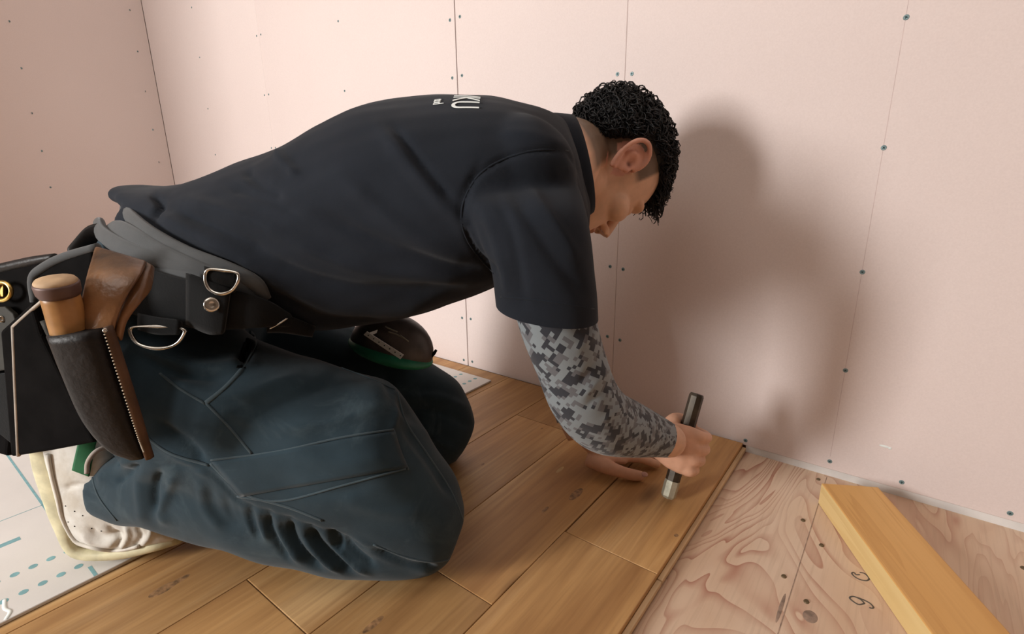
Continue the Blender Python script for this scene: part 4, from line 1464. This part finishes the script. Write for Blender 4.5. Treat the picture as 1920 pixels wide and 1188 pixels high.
belt = empty('tool_belt', tuple(W(400, 560, 0.585)))
tag(belt, 'wide padded black and grey tool belt with steel rings round the waist', 'belt')
o = mk('back_pad', *band([(205, 425), (225, 412), (262, 428), (320, 462), (390, 492), (450, 512), (490, 545)],
                         [(165, 480), (200, 500), (250, 530), (310, 560), (390, 590), (450, 600), (492, 590)],
                         [0.72, 0.665, 0.625, 0.602, 0.592, 0.592, 0.600], 0.010), MT['pad'], belt)
soften(o)
V, F = tube([W(*q) for q in [(236, 392, 0.715), (246, 408, 0.665), (285, 440, 0.622), (350, 474, 0.602), (425, 503, 0.592), (478, 530, 0.590), (498, 560, 0.597)]],
            [0.010, 0.010, 0.010, 0.009, 0.009, 0.009, 0.007], 14, 5, 0.7)
mk('pad_roll', V, F, MT['pad'], belt)
V, F = tube([W(*q) for q in [(186, 420, 0.735), (196, 442, 0.670), (250, 472, 0.618), (325, 495, 0.598), (400, 516, 0.588)]], [0.010, 0.011, 0.011, 0.010, 0.006], 14, 5, 0.7)
mk('pad_roll', V, F, MT['pad'], belt)
o = mk('webbing', *band([(200, 478), (250, 492), (310, 512), (380, 530), (450, 545), (500, 562), (545, 592)],
                        [(200, 570), (250, 590), (300, 602), (380, 618), (450, 616), (505, 612), (552, 612)],
                        [0.630, 0.603, 0.588, 0.580, 0.580, 0.588, 0.615], 0.007), MT['web'], belt)
soften(o)
o = mk('webbing_tab', *band([(352, 512), (398, 528), (432, 540)], [(352, 606), (392, 624), (420, 624)], [0.577, 0.571, 0.571], 0.006), MT['web'], belt)
o = mk('webbing_loop', *band([(385, 500), (415, 508), (446, 516)], [(388, 530), (413, 540), (442, 546)], [0.578, 0.574, 0.576], 0.005), MT['web'], belt)
o = mk('webbing_loop', *band([(262, 588), (300, 596), (340, 602)], [(262, 616), (298, 624), (338, 624)], [0.580, 0.572, 0.570], 0.006), MT['web'], belt)
o = mk('front_strap', *band([(505, 590), (540, 592), (590, 612)], [(500, 622), (530, 622), (585, 630)], [0.596, 0.606, 0.640], 0.004), MT['web'], belt)
s_ = tube([W(*q) for q in [(506, 616, 0.588), (524, 606, 0.592), (540, 595, 0.600)]], 0.0012, 6, 4)  # bright line modelled as the glint on the black strap
mk('strap_glint', *s_, MT['steel'], belt)


def dring(pts, b, r):
    V, F = tube([W(x, y, b + db) for x, y, db in pts], r, 10, 6, closed=True)
    return mk('d_ring', V, F, MT['steel'], belt)


dring([(248, 614, 0), (249, 632, -.002), (264, 646, -.004), (295, 653, -.005), (326, 647, -.004), (342, 632, -.002), (343, 616, 0), (295, 612, 0)], 0.566, 0.0024)
dring([(390, 506, 0), (385, 524, -.002), (393, 542, -.003), (413, 551, -.004), (434, 545, -.003), (446, 528, -.002), (445, 512, 0), (418, 507, 0)], 0.570, 0.0022)


def rivet(px, py, b, r, mat, parent, name='rivet'):
    c = W(px, py, b)
    n = CAM - c; n /= np.linalg.norm(n)
    x_ = np.cross(n, EZ); x_ /= np.linalg.norm(x_); y_ = np.cross(n, x_)
    R = [sect(c + n * h, x_ * q, y_ * q, 18, 2) for h, q in ((-0.002, r), (0.0005, r), (0.0016, r * 0.85), (0.0022, r * 0.5), (0.0012, r * 0.32))]
    return mk(name, *rings(R), mat, parent)


rivet(397, 571, 0.5605, 0.0085, MT['steel'], belt)

# ------------------------------------------------------------------ leather holster with its belt strap
hol = empty('leather_holster', tuple(W(200, 640, 0.49)))
tag(hol, 'long tapered leather holster with brown belt strap and white stitching at the hip', 'holster')
o = mk('strap', *band([(178, 461), (166, 505), (156, 550), (149, 590), (146, 618)], [(278, 491), (262, 520), (238, 556), (222, 592), (214, 622)],
                      [0.545, 0.512, 0.496, 0.489, 0.486], 0.0045), MT['tan'], hol)
soften(o)
o = mk('strap_return', *band([(276, 491), (262, 519), (238, 556), (224, 592), (216, 622)], [(288, 500), (282, 542), (262, 568), (236, 602), (226, 640)],
                             [0.552, 0.524, 0.506, 0.497, 0.494], 0.004), MT['tan'], hol)
soften(o)
SHE = [(198, 613, 104, 623, 0.482, 0.0200), (222, 690, 133, 700, 0.484, 0.0190), (245, 765, 165, 780, 0.488, 0.0160), (264, 825, 208, 836, 0.492, 0.0120), (275, 855, 246, 857, 0.495, 0.0070)]
V, F = profile(SHE, 5, 28, 3.2)
mk('sheath', V, F, MT['dleather'], hol)
V, F = tube([W(*q) for q in [(203, 611, 0.478), (228, 690, 0.480), (252, 765, 0.485), (270, 825, 0.490), (281, 858, 0.494)]], [0.0026, 0.0030, 0.0030, 0.0030, 0.0028], 12, 5, 1.6)
mk('sheath_edge', V, F, MT['bedge'], hol)
parts = []
L = catmull([(196, 626, 0.4640), (220, 700, 0.4665), (243, 772, 0.4725), (261, 826, 0.4800), (270, 848, 0.4860)], 24)
for i in range(0, len(L) - 1, 2):
    parts.append(tube([W(*L[i]), W(*(L[i] * 0.35 + L[i + 1] * 0.65))], 0.0007, 6, 1))
mk('stitching', *merge(parts), MT['thread'], hol)['kind'] = 'stuff'
rivet(197, 619, 0.462, 0.0022, MT['steel'], hol)

tool = empty('wooden_handled_tool', tuple(W(137, 625, 0.485)))
tag(tool, 'tool with a round orange wooden handle and worn end standing in the holster', 'tool')
A0, A1 = W(142, 650, 0.486), W(110, 546, 0.478)
d = A1 - A0; Lh = np.linalg.norm(d); d /= Lh
x_ = np.cross(d, E2); x_ /= np.linalg.norm(x_); y_ = np.cross(d, x_)


def turn(prof): return rings([sect(A0 + d * h, x_ * r, y_ * r, 24, 2) for h, r in prof])


mk('handle', *turn([(0, 0.0160), (0.02, 0.0160), (0.05, 0.0152), (Lh, 0.0148)]), MT['handle'], tool)
mk('hoop', *turn([(Lh - 0.004, 0.0158), (Lh - 0.001, 0.0172), (Lh + 0.007, 0.0178), (Lh + 0.009, 0.0172)]), MT['ferrule'], tool)
mk('handle_end', *turn([(Lh + 0.006, 0.0160), (Lh + 0.010, 0.0168), (Lh + 0.0125, 0.0150), (Lh + 0.0138, 0.0090), (Lh + 0.0140, 0.003)]), MT['capw'], tool)

# ------------------------------------------------------------------ black nail pouch
pouch = empty('nail_pouch', tuple(W(110, 720, 0.53)))
tag(pouch, 'stiff black nail pouch with a pale raw edge beside the leather holster', 'pouch')


class Plane:
    """flat sheet through the given points; at() finds the point of its front face under a pixel"""
    def __init__(s, pts):
        P = np.array([W(*q) for q in pts])
        s.c = P.mean(0); s.n = np.linalg.svd(P - s.c)[2][2]
        if s.n @ (CAM - s.c) < 0: s.n = -s.n

    def at(s, px, py, off=0.0):
        r_ = ray(px, py)
        return CAM + r_ * (((s.c + s.n * off - CAM) @ s.n) / (r_ @ s.n))


def panel(pts, thick, name, mat, parent, bev=0.0, plane=None, off=0.0):
    pl = plane or Plane(pts)
    V, F = slab([pl.at(q[0], q[1], off) for q in pts], thick, pl.n)
    bm = bmesh.new()
    vs = [bm.verts.new(v) for v in V]
    for f in F: bm.faces.new([vs[k] for k in f])
    bmesh.ops.recalc_face_normals(bm, faces=bm.faces[:])
    if bev: bmesh.ops.bevel(bm, geom=bm.edges[:], offset=bev, segments=3, affect='EDGES', profile=0.5)
    from_bm(name, bm, mat, parent)
    return pl


pl = panel([(28, 614, 0.543), (88, 560, 0.540), (106, 622, 0.520), (152, 715, 0.516), (203, 818, 0.524), (120, 834, 0.532), (46, 846, 0.543)], 0.030, 'pouch_body', MT['black'], pouch, 0.004)
mk('raw_edge', *tube([pl.at(25, 612, 0.014), pl.at(30, 735, 0.014), pl.at(35, 854, 0.014)], 0.0021, 8, 3), MT['edge'], pouch)
mk('raw_edge', *tube([pl.at(25, 612, 0.014), pl.at(56, 584, 0.014), pl.at(89, 556, 0.014)], 0.0018, 8, 3), MT['edge'], pouch)
mk('pouch_piping', *tube([pl.at(*q, 0.015) for q in [(84, 600), (118, 672), (158, 762), (182, 812), (202, 816)]], 0.0042, 10, 5), MT['olive'], pouch)

# open bag behind it, and the olive bag at the back of the belt
bag = empty('open_tool_bag', tuple(W(120, 560, 0.57)))
tag(bag, 'black open-topped tool bag with a frayed grey rim behind the wooden handle', 'bag')
pl = panel([(64, 515, 0.580), (112, 484, 0.576), (186, 464, 0.570), (176, 560, 0.556), (150, 640, 0.551), (70, 640, 0.566)], 0.014, 'bag_body', MT['black'], bag, 0.003)
mk('bag_rim', *tube([pl.at(*q, 0.006) for q in [(66, 566), (63, 522), (84, 500), (122, 481), (184, 462)]], [0.0045, 0.0052, 0.0052, 0.0048, 0.004], 10, 5), MT['pad'], bag)
bag2 = empty('olive_tool_bag', tuple(W(20, 600, 0.605)))
tag(bag2, 'dark olive leather tool bag with a brass ring at the back of the belt', 'bag')
bp = panel([(-34, 512, 0.640), (20, 498, 0.634), (102, 484, 0.625), (98, 560, 0.612), (60, 640, 0.605), (40, 850, 0.600), (-10, 836, 0.607), (-34, 800, 0.615)], 0.030, 'bag_body', MT['black'], bag2, 0.006)
panel([(-34, 576), (14, 574), (30, 588), (37, 610), (33, 690), (-34, 700)], 0.006, 'bag_flap', MT['olive'], bag2, 0.0015, bp, 0.022)
panel([(-34, 704), (31, 697), (27, 830), (0, 808), (-34, 780)], 0.008, 'bag_pocket', MT['web'], bag2, 0.002, bp, 0.018)
mk('bag_rim', *tube([bp.at(*q, 0.012) for q in [(-34, 508), (0, 503), (60, 490), (104, 481)]], [0.005, 0.006, 0.006, 0.004], 10, 5), MT['dleather'], bag2)
rr = [bp.at(4 + 17 * math.cos(t), 546 + 17 * math.sin(t), 0.024) for t in np.linspace(0, 2 * math.pi, 17)[:-1]]
mk('brass_ring', *tube(rr, 0.0026, 10, 3, closed=True), MT['brass'], bag2)
panel([(-14, 533), (9, 533), (9, 556), (-14, 556)], 0.004, 'ring_tab', MT['brass'], bag2, 0.0006, bp, 0.019)
q_ = bp.at(3, 598, 0.026)
rivet(3, 598, float((q_ - CAM) @ E2), 0.0042, MT['steel'], bag2)
# worn belt end over the back of the trousers
o = mk('belt_keeper', *band([(186, 418), (160, 428), (128, 470)], [(196, 462), (166, 470), (132, 492)], [0.70, 0.69, 0.67], 0.010), MT['dleather'], belt)
soften(o)

# ------------------------------------------------------------------ small tools on the far thigh
case = empty('rounded_tool_case', tuple(W(735, 660, 0.83)))
tag(case, 'dark rounded tool case with a green rubber rim resting on the far thigh', 'case')
ca, cb_ = W(658, 630, 0.825), W(811, 674, 0.825)
u_ = (cb_ - ca) / 2; ul = np.linalg.norm(u_); u_ /= ul
cc_ = (ca + cb_) / 2
v_ = np.cross(u_, E2); v_ = v_ if v_[2] > 0 else -v_
V, F = ball((0, 0, 0), (ul, 0.042, 0.060), 20)
V[:, 2] = np.where(V[:, 2] < 0, V[:, 2] * 0.35, V[:, 2])
mk('case_shell', V @ np.stack([u_, E2, v_], axis=0) + cc_, F, MT['case'], case)
V, F = ball((0, 0, 0), (ul * 1.03, 0.052, 0.0170), 20)
mk('green_rim', V @ np.stack([u_, E2, v_], axis=0) + cc_ - v_ * 0.006, F, MT['greenr'], case)
for pts in ([(722, 612), (735, 618), (745, 622)], [(728, 622), (742, 626), (758, 634)], [(750, 628), (766, 640)]):
    s_ = tube([W(x, y, 0.784) for x, y in pts], 0.0012, 6, 4)
    mk('case_scuff', *s_, MT['scuff'], case)
V, F = tube([W(*q) for q in [(790, 674, 0.82), (802, 671, 0.82), (812, 664, 0.82), (818, 656, 0.82)]], [0.0040, 0.0036, 0.0030, 0.0022], 10, 5)
mk('hook', V, F, MT['black'], case)

rul = empty('folding_square', tuple(W(720, 648, 0.775)))
tag(rul, 'narrow white L-shaped ruler with tick marks against the green-rimmed case', 'ruler')
panel([(682, 627, 0.775), (688, 621, 0.775), (757, 665, 0.768), (751, 673, 0.768)], 0.002, 'long_blade', MT['white'], rul)
panel([(682, 627, 0.775), (708, 618, 0.785), (706, 624, 0.785), (692, 630, 0.775)], 0.002, 'short_blade', MT['white'], rul)
for k in np.linspace(0.08, 0.94, 7):
    x, y = 685 + 70 * k, 625 + 44 * k
    V, F = ball(W(x, y, 0.7735 - 0.007 * k), 0.0011, 6)
    mk('tick_mark', V, F, MT['slot'], rul)
